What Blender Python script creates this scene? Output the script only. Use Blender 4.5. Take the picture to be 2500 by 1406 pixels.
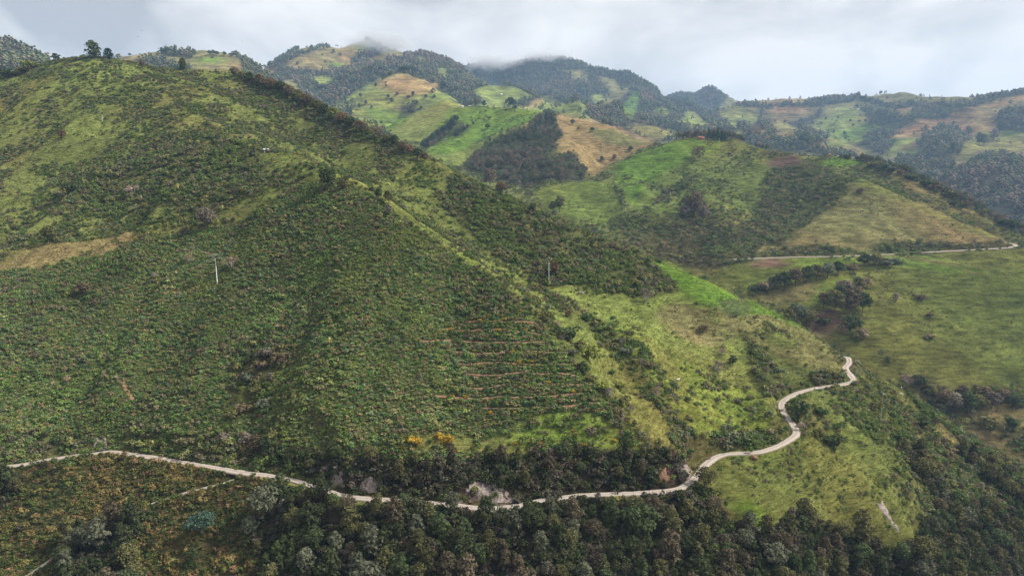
import bpy, math, random
import numpy as np
from mathutils import Vector, Matrix, Euler

# ------------------------------------------------------------------ camera, world, sun, exposure
for o in list(bpy.data.objects):
    bpy.data.objects.remove(o, do_unlink=True)
SC = bpy.context.scene
COL = SC.collection
R = math.radians
PITCH = 9.0                      # degrees the lens looks down
FPX = 1667.0                     # focal length in photograph pixels (2500 wide): 24 mm on 36 mm
CZ = 220.0                       # height of the flying camera above the datum
SUN_EL, SUN_AZ = 46.0, 88.0      # sun elevation, azimuth (clockwise from +Y)

cam_d = bpy.data.cameras.new('camera')
cam_d.sensor_width = 36.0
cam_d.lens = 36.0 * FPX / 2500.0
cam_d.clip_start, cam_d.clip_end = 1.0, 60000.0
cam = bpy.data.objects.new('camera', cam_d)
cam.location = (0, 0, CZ)
cam.rotation_euler = (R(90 - PITCH), 0, 0)
COL.objects.link(cam)
SC.camera = cam

W = bpy.data.worlds.new('World'); SC.world = W; W.use_nodes = True
nt = W.node_tree; nt.nodes.clear()
def wn(t, **k):
    n = nt.nodes.new(t)
    for a, b in k.items(): setattr(n, a, b)
    return n
L = nt.links.new
out = wn('ShaderNodeOutputWorld'); bg = wn('ShaderNodeBackground')
sky = wn('ShaderNodeTexSky', sky_type='NISHITA', sun_disc=False)
sky.sun_elevation = R(SUN_EL); sky.sun_rotation = R(SUN_AZ); sky.altitude = 2200
tc = wn('ShaderNodeTexCoord')
mp = wn('ShaderNodeMapping'); mp.inputs['Scale'].default_value = (1.0, 1.0, 1.9)
n1 = wn('ShaderNodeTexNoise'); n1.inputs['Scale'].default_value = 4.2; n1.inputs['Detail'].default_value = 9; n1.inputs['Roughness'].default_value = 0.56; n1.inputs['Distortion'].default_value = 0.35
n2 = wn('ShaderNodeTexNoise'); n2.inputs['Scale'].default_value = 2.0; n2.inputs['Detail'].default_value = 4
rp = wn('ShaderNodeValToRGB')
e = rp.color_ramp.elements
e[0].position = 0.435; e[0].color = (0.49, 0.487, 0.495, 1)
e[1].position = 0.605; e[1].color = (0.95, 0.93, 0.90, 1)
m_ = rp.color_ramp.elements.new(0.50); m_.color = (0.69, 0.685, 0.68, 1)
mixn = wn('ShaderNodeMath', operation='MULTIPLY_ADD'); mixn.inputs[1].default_value = 0.45
sc2 = wn('ShaderNodeMath', operation='MULTIPLY'); sc2.inputs[1].default_value = 0.6
sks = wn('ShaderNodeVectorMath', operation='SCALE'); sks.inputs['Scale'].default_value = 0.06
cs = wn('ShaderNodeVectorMath', operation='SCALE'); cs.inputs['Scale'].default_value = 0.39
mx = wn('ShaderNodeMix', data_type='RGBA'); mx.inputs['Factor'].default_value = 0.97
L(tc.outputs['Generated'], mp.inputs['Vector']); L(mp.outputs[0], n1.inputs['Vector']); L(mp.outputs[0], n2.inputs['Vector'])
L(n1.outputs['Fac'], sc2.inputs[0]); L(n2.outputs['Fac'], mixn.inputs[0]); L(sc2.outputs[0], mixn.inputs[2])
L(mixn.outputs[0], rp.inputs['Fac'])
L(sky.outputs['Color'], sks.inputs[0]); L(rp.outputs['Color'], cs.inputs[0])
L(sks.outputs[0], mx.inputs['A']); L(cs.outputs[0], mx.inputs['B'])
L(mx.outputs['Result'], bg.inputs['Color']); bg.inputs['Strength'].default_value = 1.0
L(bg.outputs[0], out.inputs['Surface'])

sun_d = bpy.data.lights.new('sun', 'SUN'); sun_d.energy = 2.5; sun_d.angle = R(10); sun_d.color = (1.0, 0.955, 0.88)
sun = bpy.data.objects.new('sun', sun_d); COL.objects.link(sun)
sd = Vector((math.sin(R(SUN_AZ)) * math.cos(R(SUN_EL)), math.cos(R(SUN_AZ)) * math.cos(R(SUN_EL)), math.sin(R(SUN_EL))))
sun.rotation_euler = sd.to_track_quat('Z', 'Y').to_euler(); sun.location = (300, 0, 900)

SC.render.engine = 'CYCLES'
SC.view_settings.view_transform = 'Standard'; SC.view_settings.look = 'None'
SC.view_settings.exposure = 1.57; SC.view_settings.gamma = 1.0; SC.view_settings.use_curve_mapping = False
cy = SC.cycles
cy.max_bounces = 5; cy.diffuse_bounces = 2; cy.glossy_bounces = 1; cy.transmission_bounces = 2; cy.transparent_max_bounces = 4; cy.volume_bounces = 0
cy.use_denoising = True
cy.caustics_reflective = False; cy.caustics_refractive = False

# ------------------------------------------------------------------ helpers: lens geometry, noise, interpolation
RNG = np.random.default_rng(7)
random.seed(7)
cp, sp = math.cos(R(PITCH)), math.sin(R(PITCH))
def ray(px, py):
    u = (np.asarray(px, float) - 1250.0) / FPX; v = (703.0 - np.asarray(py, float)) / FPX
    return u, cp + v * sp, -sp + v * cp
def at(px, py, Y):
    """the point of the place that the photograph shows at pixel px, py, when it lies Y metres ahead"""
    a, b, c = ray(px, py)
    t = Y / b
    return np.array([a * t, Y + 0 * t, c * t + CZ])
def project(X, Y, Z):
    z = Z - CZ
    d = Y * cp - z * sp
    d = np.where(np.abs(d) < 1e-6, 1e-6, d)
    return 1250 + FPX * X / d, 703 - FPX * (Y * sp + z * cp) / d, d

class Noise:
    def __init__(s, seed):
        s.t = np.random.default_rng(seed).random((256, 256))
    def one(s, x, y):
        xi = np.floor(x).astype(int); yi = np.floor(y).astype(int)
        fx = x - xi; fy = y - yi
        fx = fx * fx * (3 - 2 * fx); fy = fy * fy * (3 - 2 * fy)
        t = s.t
        a = t[xi & 255, yi & 255]; b = t[(xi + 1) & 255, yi & 255]; c = t[xi & 255, (yi + 1) & 255]; d = t[(xi + 1) & 255, (yi + 1) & 255]
        return (a * (1 - fx) + b * fx) * (1 - fy) + (c * (1 - fx) + d * fx) * fy
    def __call__(s, x, y, wl, octv=4, rough=0.5, ridged=False):
        r = np.zeros_like(np.asarray(x, float)); amp = 1.0; tot = 0; f = 1.0 / wl
        for k in range(octv):
            v = s.one(x * f + 17.3 * k, y * f - 9.1 * k)
            if ridged: v = 1 - np.abs(2 * v - 1)
            r = r + amp * v; tot += amp; amp *= rough; f *= 2.03
        return r / tot
NZ = [Noise(k) for k in range(8)]

class Field:
    """height field over a regular grid, interpolated through surveyed points"""
    def __init__(s, pts, x0, x1, y0, y1, step, c, smooth):
        P = np.array(pts, float)
        s.x0, s.y0, s.step = x0, y0, step
        s.nx = int((x1 - x0) / step) + 1; s.ny = int((y1 - y0) / step) + 1
        n = len(P)
        d = np.sqrt(((P[:, None, :2] - P[None, :, :2]) ** 2).sum(2) + c * c)
        A = np.zeros((n + 3, n + 3)); A[:n, :n] = d - np.eye(n) * smooth
        q = np.c_[np.ones(n), P[:, 0] / 100, P[:, 1] / 100]
        A[:n, n:] = q; A[n:, :n] = q.T
        w = np.linalg.solve(A, np.r_[P[:, 2], 0, 0, 0])
        xs = x0 + step * np.arange(s.nx); ys = y0 + step * np.arange(s.ny)
        X, Y = np.meshgrid(xs, ys)
        Z = w[n] + w[n + 1] * X / 100 + w[n + 2] * Y / 100
        for i in range(n):
            Z += w[i] * np.sqrt((X - P[i, 0]) ** 2 + (Y - P[i, 1]) ** 2 + c * c)
        s.X, s.Y, s.Z = X, Y, Z
        s.P = P
    def h(s, x, y):
        x = np.asarray(x, float); y = np.asarray(y, float)
        gx = (x - s.x0) / s.step; gy = (y - s.y0) / s.step
        ok = (gx >= 0) & (gy >= 0) & (gx < s.nx - 1) & (gy < s.ny - 1)
        gx = np.clip(gx, 0, s.nx - 1.001); gy = np.clip(gy, 0, s.ny - 1.001)
        i = gx.astype(int); j = gy.astype(int); fx = gx - i; fy = gy - j
        Z = s.Z
        r = (Z[j, i] * (1 - fx) + Z[j, i + 1] * fx) * (1 - fy) + (Z[j + 1, i] * (1 - fx) + Z[j + 1, i + 1] * fx) * fy
        return np.where(ok, r, -1e4)

def P3(rows):                       # (px, py, Y) rows -> world points
    return [at(a, b, c) for a, b, c in rows]
def behind(rows, dx, dy, drop):     # hidden ground falling away behind a crest
    r = []
    n = math.hypot(dx, dy)
    for a, b, c in rows:
        p = at(a, b, c)
        for d in (45, 110):
            r.append(np.array([p[0] + dx / n * d, p[1] + dy / n * d, p[2] - drop * d]))
    return r
def WP(rows):                       # world rows with height relative to the camera
    return [np.array([a, b, c + CZ]) for a, b, c in rows]

def polydist(X, Y, line):
    """distance to, and height and side of, the nearest point of a dense polyline; X, Y flat arrays"""
    best = np.full(X.shape, 1e9); zz = np.zeros(X.shape); sd_ = np.zeros(X.shape)
    for k in range(len(line) - 1):
        a = line[k]; b = line[k + 1]; ex, ey = b[0] - a[0], b[1] - a[1]; l2 = ex * ex + ey * ey + 1e-9
        t = np.clip(((X - a[0]) * ex + (Y - a[1]) * ey) / l2, 0, 1)
        dx = X - a[0] - t * ex; dy = Y - a[1] - t * ey
        d = np.hypot(dx, dy); m = d < best
        best = np.where(m, d, best); zz = np.where(m, a[2] + t * (b[2] - a[2]), zz); sd_ = np.where(m, np.sign(ex * dy - ey * dx), sd_)
    return best, zz, sd_
def smooth_line(P, n):
    """Catmull-Rom through points, n steps each"""
    P = np.array(P, float); Q = np.vstack([2 * P[0] - P[1], P, 2 * P[-1] - P[-2]]); r = []
    for k in range(1, len(Q) - 2):
        for t in np.linspace(0, 1, n, endpoint=False):
            a, b, c, d = Q[k - 1], Q[k], Q[k + 1], Q[k + 2]
            r.append(0.5 * ((2 * b) + (-a + c) * t + (2 * a - 5 * b + 4 * c - d) * t * t + (-a + 3 * b - 3 * c + d) * t ** 3))
    r.append(Q[-2])
    return np.array(r)

# ------------------------------------------------------------------ the survey: roads
def road_at(px, py, z):             # road point at a known height
    a, b, c = ray(px, py); t = z / c
    return np.array([a * t, b * t, z + CZ])
MAIN = [(-330,1186,-119.5),(-200,1166,-118.6),(-90,1150,-118),(-20,1142,-117.5),(60,1133,-117),(110,1123,-117),(170,1113,-116.5),(230,1107,-116.5),(272,1102,-116.5),(330,1110,-116.5),(400,1121,-116.5),(480,1134,-116.5),(560,1147,-116),(610,1155,-116),(660,1161,-116),
        (720,1173,-116),(780,1191,-116),(830,1207,-116),(880,1215,-116),(950,1220,-116),(1030,1225,-116),(1100,1232,-116),(1160,1239,-116),(1210,1241,-116),(1260,1234,-116),(1300,1226,-116),
        (1360,1215,-116),(1420,1209,-116),(1500,1206,-116),(1560,1203,-116),(1620,1199,-116),(1668,1189,-115.8),(1700,1163,-115.6),(1718,1138,-115.5),(1746,1116,-115.3),(1790,1106,-115),(1845,1104,-114.7),(1895,1090,-114.4),
        (1935,1067,-114),(1944,1052,-113.8),(1936,1037,-113.5),(1922,1018,-113),(1910,1000,-112.6),(1908,986,-112.3),(1920,973,-112),(1950,958,-111.6),(1990,947,-111),(2035,941,-110.6),(2070,935,-110.3),(2083,929,-110),(2078,919,-109.8),(2068,906,-109.4),(2064,896,-109),(2072,888,-108.6),(2074,879,-108.4)]
LOWER = [(640,1163,-116.3),(590,1166,-117.5),(530,1183,-119.5),(470,1198,-121.5),(420,1212,-123),(370,1229,-125),(320,1248,-127),(262,1274,-129.5),(210,1308,-132),(160,1340,-134.5),(118,1370,-137),(85,1392,-139),(50,1416,-141)]
FARR = [(1780,634,-83),(1850,631,-82),(1950,628,-81),(2050,626,-80),(2130,623,-79),(2200,620,-78),(2300,614,-77),(2380,610,-76),(2440,606.5,-75.5),(2468,604.5,-75),(2480,601,-74.5),(2476,597,-74)]
road_main = smooth_line([road_at(*r) for r in MAIN], 4)
road_lower = smooth_line([road_at(*r) for r in LOWER], 4)
# the road beyond the last bend runs on behind the spur
tail = road_main[-1]
road_main = np.vstack([road_main, smooth_line([tail, tail + (3, 9, -0.6), tail + (2, 20, -2.4)], 4)[1:]])
road_far = smooth_line([road_at(*r) for r in FARR], 4)
road_far = np.vstack([road_far, smooth_line([road_far[-1], road_far[-1] + (2, 14, .5), road_far[-1] + (-10, 34, 1)], 3)[1:]])

# ------------------------------------------------------------------ the survey: heights
ridgeA = [(420,190,675),(470,240,622),(520,300,562),(650,365,492),(780,408,446),(900,468,412),(1000,545,381),(1100,608,358),(1250,698,334),(1300,760,320),(1350,805,310),(1430,900,290),(1520,1025,266),(1600,1095,254)]
gully  = [(600,228,682),(700,290,642),(800,358,592),(900,425,548),(1000,470,515),(1100,530,480),(1200,598,450),(1300,655,425),(1400,720,402),(1500,790,372),(1600,885,333),(1700,1000,299),(1735,1060,286)]
crestB = [(560,174,742),(640,192,722),(700,217,700),(800,272,660),(900,325,622),(1000,368,588),(1050,388,570),(1130,432,547),(1230,478,526),(1350,533,505),(1500,592,490),(1600,636,478),(1700,678,467),(1800,726,455),(1900,772,446),(1985,818,437),(2050,862,430)]
crestN = [(-160,190,740),(0,185,725),(80,163,722),(150,145,724),(200,141,728),(260,143,730),(330,156,725),(390,168,720),(440,171,730),(500,169,738)]
face = []
for px in (-100, 100, 300, 500, 700, 900, 1100):
    yr = 281 if px < 400 else (268 if px < 600 else (252 if px < 800 else 238))
    for py in (1040, 950, 850, 760, 680):
        a, b, c = ray(px, py); ta = -c / b
        if px >= 1100 and py < 700: continue
        face.append((px, py, (116 + 0.625 * yr) / (0.625 + ta)))
left = [(-100,650,392),(0,652,390),(150,645,390),(330,600,402),(0,610,418),(200,590,424),(330,572,424),(0,540,452),(200,540,446),(400,540,424),(550,560,412),(700,480,424),(600,430,462),(0,400,545),(200,400,530),(400,400,500),(550,330,545),
        (0,280,630),(200,250,612),(350,250,622),(200,180,672),(50,200,690),(350,180,690),(480,200,705),(560,200,712),(640,240,680),(-150,400,560),(-150,260,660),(-150,560,450)]
faceB = [(720,250,672),(850,330,612),(980,400,560),(1080,460,527),(1200,520,492),(1320,590,470),(1450,660,440),(1560,720,415),(1700,800,385),(1800,880,362),(1640,800,378),(1900,860,388),(1985,880,402),(1750,950,332),(1850,980,338),(1830,1060,306),(1900,920,372),(1550,640,455),(2020,905,408)]
lower = [(250,1180,266),(100,1200,262),(100,1250,254),(260,1300,246),(100,1406,229),(-100,1250,256),(-100,1400,232),(430,1260,247),(500,1320,236),(500,1406,224),(650,1230,244),(800,1270,235),(800,1340,226),(800,1406,217),(1000,1300,226),(1000,1406,213),
         (1200,1320,219),(1200,1406,208),(1400,1290,224),(1400,1406,207),(1500,1300,224),(1600,1250,234),(1600,1406,212),(1700,1300,231),(1800,1180,257),(1800,1300,240),(1800,1406,224),(1900,1150,272),(2000,1020,322),(2000,1100,294),(2000,1200,270),(2000,1300,255),(2000,1406,241),
         (2100,960,392),(2140,1000,352),(2140,1100,306),(2150,1250,270),(2150,1330,259),(2250,1100,330),(2250,1200,300),(2200,1406,252),(2350,1200,322),(2350,1300,298),(2350,1406,276),(2500,1200,350),(2500,1300,325),(2500,1406,300),(2620,1200,360),(2620,1400,315)]
spur = [(2085,905,424),(2140,920,420),(2200,950,412),(2270,1000,400),(2330,1045,392),(2400,1095,380),(2500,1150,372),(2600,1200,368)]
def dense(rows, n=3):
    return list(smooth_line(P3(rows), n))
near_pts = dense(ridgeA) + dense(gully) + dense(crestB) + dense(crestN, 2) + P3(face + left + faceB + lower) + dense(spur, 2)
for a, b in zip(ridgeA[2:-2], gully[1:-2]):      # the lit flank of the spur falls away crisply from its edge
    A_, B_ = at(*a), at(*b); near_pts.append(A_ * .72 + B_ * .28 + (0, 0, -.045 * np.linalg.norm((A_ - B_)[:2])))
near_pts += [p for p in road_main[::9]] + [p for p in road_lower[::8]]
near_pts += behind(crestN, -0.1, 1, 0.42) + behind(crestB[::2], 0.5, 0.86, 0.62) + behind(spur, 0.45, 0.9, 0.5)
near_pts += WP([(-250,165,-165),(0,160,-165),(250,165,-185),(450,220,-205),(-250,90,-200),(100,80,-205),(480,100,-235),(-700,250,-100),(-700,420,-20),(-700,960,-30),(-100,960,-110),(250,800,-190),(480,620,-230),(480,420,-195)])
NEAR = Field(near_pts, -720, 500, 70, 980, 2.0, 5.0, 0.3)

Dfield = [(2450,945,532),(2300,905,548),(2150,850,562),(2500,800,602),(2300,800,598),(2150,780,606),(2500,700,660),(2300,700,656),(2150,700,656),(2000,700,650),(2000,790,598),(1900,740,628),(1850,690,664),(2500,640,702),(2300,640,698),(2150,650,690),(1950,650,690),(1800,660,688),(1760,690,668)]
Ehill = [(2100,438,872),(2060,455,866),(2000,515,832),(1920,575,780),(1860,612,738),(2160,462,866),(2200,480,852),(2300,523,828),(2400,563,792),(2455,588,758),(2100,520,812),(2100,585,745),(2250,560,772),(2350,590,745),(2000,590,752),(2200,600,728)]
Fcrest = [(1490,402,1075),(1560,377,1100),(1640,347,1130),(1700,339,1150),(1780,339,1152),(1860,367,1115),(1950,381,1085),(2050,383,1055),(2120,397,1032),(2200,422,1000),(2300,470,955),(2400,520,905),(2490,568,850),(2600,600,815)]
Fface = [(1600,440,965),(1700,420,1000),(1800,430,985),(1900,440,965),(2000,440,950),(1560,500,880),(1700,500,885),(1800,510,872),(1900,520,860),(1850,560,800),(2080,425,965),(2200,458,925),(2300,503,880),(2400,545,838)]
valley = [(1480,545,838),(1560,575,795),(1650,635,740),(1740,660,702),(1400,520,890),(1300,478,960),(1500,470,935),(1430,560,830),(1800,600,752),(1640,570,805)]
Ghill = [(1480,420,1055),(1400,350,1215),(1370,282,1420),(1430,296,1400),(1500,312,1370),(1600,349,1300),(1680,370,1250),(1330,277,1480),(1250,270,1520),(1180,262,1540),(1130,259,1560),(1095,243,1610),(1060,262,1570),(1000,305,1480),(960,330,1440),(930,360,1380),
         (1100,330,1370),(1060,365,1270),(1200,400,1120),(1150,430,1060),(1250,430,1060),(1300,340,1260),(1330,420,1070),(1200,320,1380),(1560,390,1160),(1040,410,1160)]
mid_pts = P3(Dfield + Ehill + Fcrest + Fface + valley + Ghill) + [p for p in road_far[::8]]
mid_pts += behind(Fcrest, 0.25, 1, 0.45) + behind(Ghill[2:11], 0.1, 1, 0.3)
mid_pts += WP([(300,505,-185),(430,500,-178),(160,560,-165),(60,640,-120),(-60,760,-60),(-200,900,-10),(-300,1100,40),(-330,1400,60),(300,430,-215),(500,430,-215),(700,470,-185),(900,600,-165),(950,900,-150),(950,1300,-140),(600,1500,-60),(200,1740,40),(-250,1740,80),(900,1740,-80)])
MID = Field(mid_pts, -340, 960, 430, 1760, 4.0, 16.0, 0.5)

Hhill = [(980,179,2150),(930,199,2120),(870,234,2060),(830,255,2010),(1050,206,2130),(1110,240,2090),(1150,262,2040),(950,280,1900),(1050,280,1900),(900,300,1780),(1000,330,1680),(860,300,1800),(1080,300,1780),
         (1180,212,2330),(1250,224,2350),(1320,233,2250),(1400,262,2150),(1460,285,2080),(1540,315,1980),(1620,330,1900),(1200,250,2050),(1290,262,1950),(1380,290,1900),(1500,330,1800),(1600,320,1950),(1690,318,2050),(1560,300,2150)]
Ihill = [(600,200,2700),(640,192,2900),(700,166,3000),(760,142,3100),(850,112,3200),(885,101,3250),(950,118,3300),(1000,136,3260),(1060,141,3200),(1110,164,3150),(1145,184,3100),(1200,215,2900),
         (940,172,2550),(1000,172,2600),(880,205,2420),(830,238,2300),(700,240,2450),(640,225,2500),(780,180,2800),(860,160,2900),(720,200,2680),(950,145,3000),(800,215,2500),(1060,190,2700),(1120,205,2600)]
Jhill = [(1150,160,4250),(1200,163,4250),(1290,151,4200),(1350,149,4200),(1420,166,4100),(1500,189,4000),(1560,215,3900),(1620,240,3800),(1680,268,3600),(1740,300,3300),(1300,225,3400),(1450,255,3100),(1350,195,3700),(1500,230,3500),(1580,222,3500),(1640,250,3300),(1700,292,2900),(1600,290,2750),(1700,325,2300),(1500,285,2700),(1400,240,3200)]
Khill = [(1590,245,4700),(1650,231,4700),(1740,214,4700),(1790,240,4600),(1840,268,4500),(1740,260,4100),(1800,290,3600)]
Lhill = [(1790,253,3500),(1850,263,3620),(1900,261,3620),(1970,257,3600),(2040,241,3520),(2085,238,3500),(2130,250,3500),(2180,261,3450),(2250,254,3320),(2320,257,3200),(2400,241,3020),(2500,223,2900),(2650,200,2800),
         (1790,300,2750),(1850,315,2550),(1900,330,2350),(1950,345,2150),(2080,288,2950),(2130,312,2700),(2020,325,2500),(2100,352,2320),(2250,288,2700),(2200,322,2480),(2150,368,2200),(2400,300,2400),(2300,370,2080),(2250,405,1950),(2450,365,1950),(2550,350,1950),(2400,430,1750),(2500,470,1600),(2350,470,1650),(2450,520,1450),(2600,560,1350),(1980,300,2900),(2330,300,2600)]
Mhill = [(-200,60,1650),(-60,85,1600),(0,115,1560),(35,106,1600),(75,125,1600),(112,142,1620),(170,180,1600),(290,140,2050),(340,137,2080),(400,132,2100),(480,135,2120),(560,136,2120),(610,152,2100),(660,190,2000),(400,170,1900),(550,165,1950),(300,175,1850),(-60,160,1350),(60,170,1350)]
far_pts = P3(Hhill + Ihill + Jhill + Khill + Lhill + Mhill)
def drop(rows, d, s):
    return [at(*r) + (0, d, -d * s) for r in rows]
far_pts += drop(Ihill[:12], 350, .55) + drop(Jhill[:10], 420, .5) + drop(Khill[:5], 450, .5) + drop(Lhill[:13], 420, .45) + drop(Mhill[:6], 200, .5) + drop(Mhill[7:13], 300, .45) + drop(Hhill[:7], 160, .5)
far_pts += WP([(-2600,1150,100),(-1000,1150,40),(-400,1150,20),(0,1400,-60),(400,1250,-150),(900,1150,-180),(1500,1150,-160),(2200,1150,-120),(3600,1500,0),(3600,3600,200),(-2600,3000,250),(-2600,5300,100),(0,5300,150),(2000,5300,150),(3600,5300,100)])
FAR = Field(far_pts, -2700, 3700, 1100, 5400, 12.0, 45.0, 1.0)

# relief finer than the survey, fading out on the crests
def relief(F, amp, wl, crest, reach, seed, ridged=True, top=.55, fine=0.0):
    C = np.array(crest); d = np.full(F.X.shape, 1e9)
    for c in C[:, :2]:
        d = np.minimum(d, np.hypot(F.X - c[0], F.Y - c[1]))
    w = np.clip(d / reach, 0, 1)
    n = NZ[seed](F.X, F.Y * 0.8, wl, 4, 0.48, ridged) - top
    F.Z = F.Z + amp * w * n
    if fine: F.Z = F.Z + fine * (.25 + .75 * w) * (NZ[4](F.X, F.Y, wl * .28, 3, .6) - .55)
relief(NEAR, 9.0, 62.0, P3(ridgeA + crestB + crestN + spur), 55.0, 0)
def ribs(F, amp, wl, crest, reach, seed, slope=.32):      # ribs and gullies running down the slopes
    C = np.array(crest); d = np.full(F.X.shape, 1e9)
    for c in C[:, :2]: d = np.minimum(d, np.hypot(F.X - c[0], F.Y - c[1]))
    w_ = 18 * (NZ[1](F.X, F.Y, 90.0, 2) - .5)
    F.Z = F.Z + amp * np.clip(d / reach, 0, 1) * (NZ[seed](F.X + w_, F.Y * slope, wl, 3, .5) - .5)
ribs(NEAR, 23.0, 36.0, P3(ridgeA + crestB + crestN + spur), 60.0, 5)
NEAR.Z += 1.0 * (NZ[1](NEAR.X, NEAR.Y, 12.0, 2, .5) - .5)
relief(MID, 26.0, 120.0, P3(Fcrest + Ehill[:10] + Ghill[2:16]), 110.0, 2, True, .66)
ribs(MID, 26.0, 62.0, P3(Fcrest + Ehill[:10] + Ghill[2:16] + Dfield), 90.0, 6, .6)
MID.Z += 1.6 * (NZ[1](MID.X, MID.Y, 18.0, 3, .6) - .5)
relief(FAR, 180.0, 430.0, P3(Ihill[:12] + Jhill[:10] + Khill[:5] + Lhill[:13] + Mhill[:13] + Hhill[:7]), 260.0, 3, True, .80, 34.0)

def bench(F, line, half, cut, fill):
    """cut the road bench into the slope: flat bed, steep cut bank on the uphill side, fill on the other"""
    m = (F.X > line[:, 0].min() - 30) & (F.X < line[:, 0].max() + 30) & (F.Y > line[:, 1].min() - 30) & (F.Y < line[:, 1].max() + 30)
    d, z, s = polydist(F.X[m], F.Y[m], line)
    zt = F.Z[m]; yy = F.Y[m]; xx = F.X[m]
    best = np.full(xx.shape, 1e9); yn = np.zeros(xx.shape)
    for p in line[::2]:
        q = (xx - p[0]) ** 2 + (yy - p[1]) ** 2; mm = q < best; best = np.where(mm, q, best); yn = np.where(mm, p[1], yn)
    down = np.clip((yn - yy) / np.maximum(d, .5), 0, 1)              # the valley side keeps below the road
    over = np.maximum(d - half, 0)
    lo = z - 0.35 - fill * over; hi = z - 0.35 + (cut * (1 - down) - .12 * down) * over
    F.Z[m] = np.where(d < half + 22, np.where(over < 9, np.clip(zt, lo, hi), np.where(zt > hi + 3, np.clip(zt, lo, hi + (over - 9) * .6 * down), np.clip(zt, lo, np.maximum(hi, zt)))), zt)
bench(NEAR, road_main, 2.9, 1.25, 1.0)
bench(NEAR, road_lower, 2.1, 1.3, 0.9)
bench(MID, road_far, 4.0, 1.2, 0.8)
FIELDS = [NEAR, MID, FAR]
def ground(x, y):
    return np.maximum(np.maximum(NEAR.h(x, y), MID.h(x, y)), FAR.h(x, y))
def hit(px, py, ymin=150.0):
    """where the sight line through a pixel meets the ground"""
    a, b, c = ray(px, py)
    Y = np.concatenate([np.arange(ymin, 1000, 1.0), np.arange(1000, 2000, 2.0), np.arange(2000, 5400, 5.0)])
    X = a / b * Y; Z = c / b * Y + CZ
    g = ground(X, Y)
    k = np.nonzero(Z <= g)[0]
    if len(k) == 0:
        k = [int(np.argmin(Z - g + Y * 0.0))]
    k = k[0]
    return np.array([X[k], Y[k], g[k]])

# ------------------------------------------------------------------ land cover: which plants and soils grow where
CLASSES = {  # name: ground colour (what shows between the plants)
 'forest': (.055,.062,.036), 'pasture': (.186,.218,.056), 'tan': (.300,.215,.095), 'lush': (.125,.205,.032), 'olive': (.190,.172,.070), 'soil': (.165,.115,.075),
 'dark_soil': (.108,.076,.054), 'fern': (.070,.085,.030), 'scrub': (.134,.150,.044), 'grassy': (.150,.172,.048), 'thicket': (.085,.092,.032), 'wood': (.034,.032,.018), 'brack': (.080,.070,.030),
 'crop': (.100,.130,.048), 'field': (.128,.165,.036), 'dry': (.208,.196,.075), 'rock': (.075,.060,.042), 'lime': (.180,.235,.046), 'slope': (.140,.175,.044)}
CN = list(CLASSES); CI = {n: i for i, n in enumerate(CN)}
CPAL = np.array([CLASSES[n] for n in CN])
MX0, MY0, MS = -240, -60, 2.0
MW, MH = int((2740 - MX0) / MS), int((1700 - MY0) / MS)
CM = np.zeros((MH, MW), np.int8)
def fill(name, *polys):
    for pl in polys:
        p = (np.array(pl, float) - (MX0, MY0)) / MS
        x0, y0 = np.maximum(np.floor(p.min(0)).astype(int), 0); x1 = min(int(p[:, 0].max()) + 1, MW); y1 = min(int(p[:, 1].max()) + 1, MH)
        if x1 <= x0 or y1 <= y0: continue
        gx, gy = np.meshgrid(np.arange(x0, x1) + .5, np.arange(y0, y1) + .5)
        ins = np.zeros(gx.shape, bool)
        for k in range(len(p)):
            a, b = p[k], p[(k + 1) % len(p)]
            if a[1] == b[1]: continue
            c = (a[1] > gy) != (b[1] > gy)
            ins ^= c & (gx < (b[0] - a[0]) * (gy - a[1]) / (b[1] - a[1]) + a[0])
        CM[y0:y1, x0:x1][ins] = CI[name]
def strip(name, pts, w):
    for a, b in zip(pts[:-1], pts[1:]):
        a = np.array(a, float); b = np.array(b, float); d = b - a; n = np.array([-d[1], d[0]]) / (np.hypot(*d) + 1e-6) * w; t = d / (np.hypot(*d) + 1e-6) * w * .4
        fill(name, [a - t - n, a - t + n, b + t + n, b + t - n])

CM[:] = CI['forest']
# --- far mountains
fill('olive', [(690,172),(735,115),(850,85),(890,75),(899,125),(857,142),(852,165),(790,176),(760,166),(720,172)], [(880,152),(930,135),(930,100),(980,100),(1004,132),(960,142),(915,152)],
     [(1005,134),(1035,139),(1047,162),(1028,155)], [(1085,158),(1124,174),(1095,170)], [(280,115),(400,105),(480,110),(600,130),(642,182),(540,178),(450,164),(380,172),(300,152)], [(1455,188),(1495,190),(1528,222),(1500,242),(1478,215)], [(1488,215),(1540,212),(1532,236),(1490,258),(1478,252)])
fill('tan', [(838,114),(852,112),(858,168),(828,166),(842,140)], [(636,166),(668,164),(662,180),(640,180)], [(300,142),(345,134),(350,150),(310,156)], [(560,160),(600,150),(615,165),(590,172)])
fill('lush', [(870,104),(900,104),(908,120),(880,124)], [(798,154),(852,153),(838,170),(803,166)], [(478,142),(545,136),(530,152),(488,160)])
fill('forest', [(335,142),(400,142),(440,174),(350,168)], [(385,122),(480,128),(472,140),(400,138)], [(560,130),(610,145),(645,172),(600,156)], [(590,150),(640,178),(660,200),(600,180)])
fill('pasture', [(812,262),(905,204),(980,177),(1040,199),(1112,244),(1128,264),(1095,244),(960,332),(900,302),(846,292)], [(1155,216),(1215,204),(1270,220),(1302,236),(1252,252),(1200,257),(1170,242)], [(1290,252),(1330,234),(1400,263),(1462,300),(1440,292),(1350,278)],
     [(1540,302),(1600,308),(1690,332),(1600,344),(1545,324)], [(1655,303),(1680,266),(1745,312),(1690,314)], [(1130,258),(1200,252),(1290,262),(1350,272),(1250,275)])
fill('tan', [(912,206),(980,179),(1072,207),(1062,226),(990,237),(935,216)], [(1278,266),(1322,234),(1328,246),(1297,267)])
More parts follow.
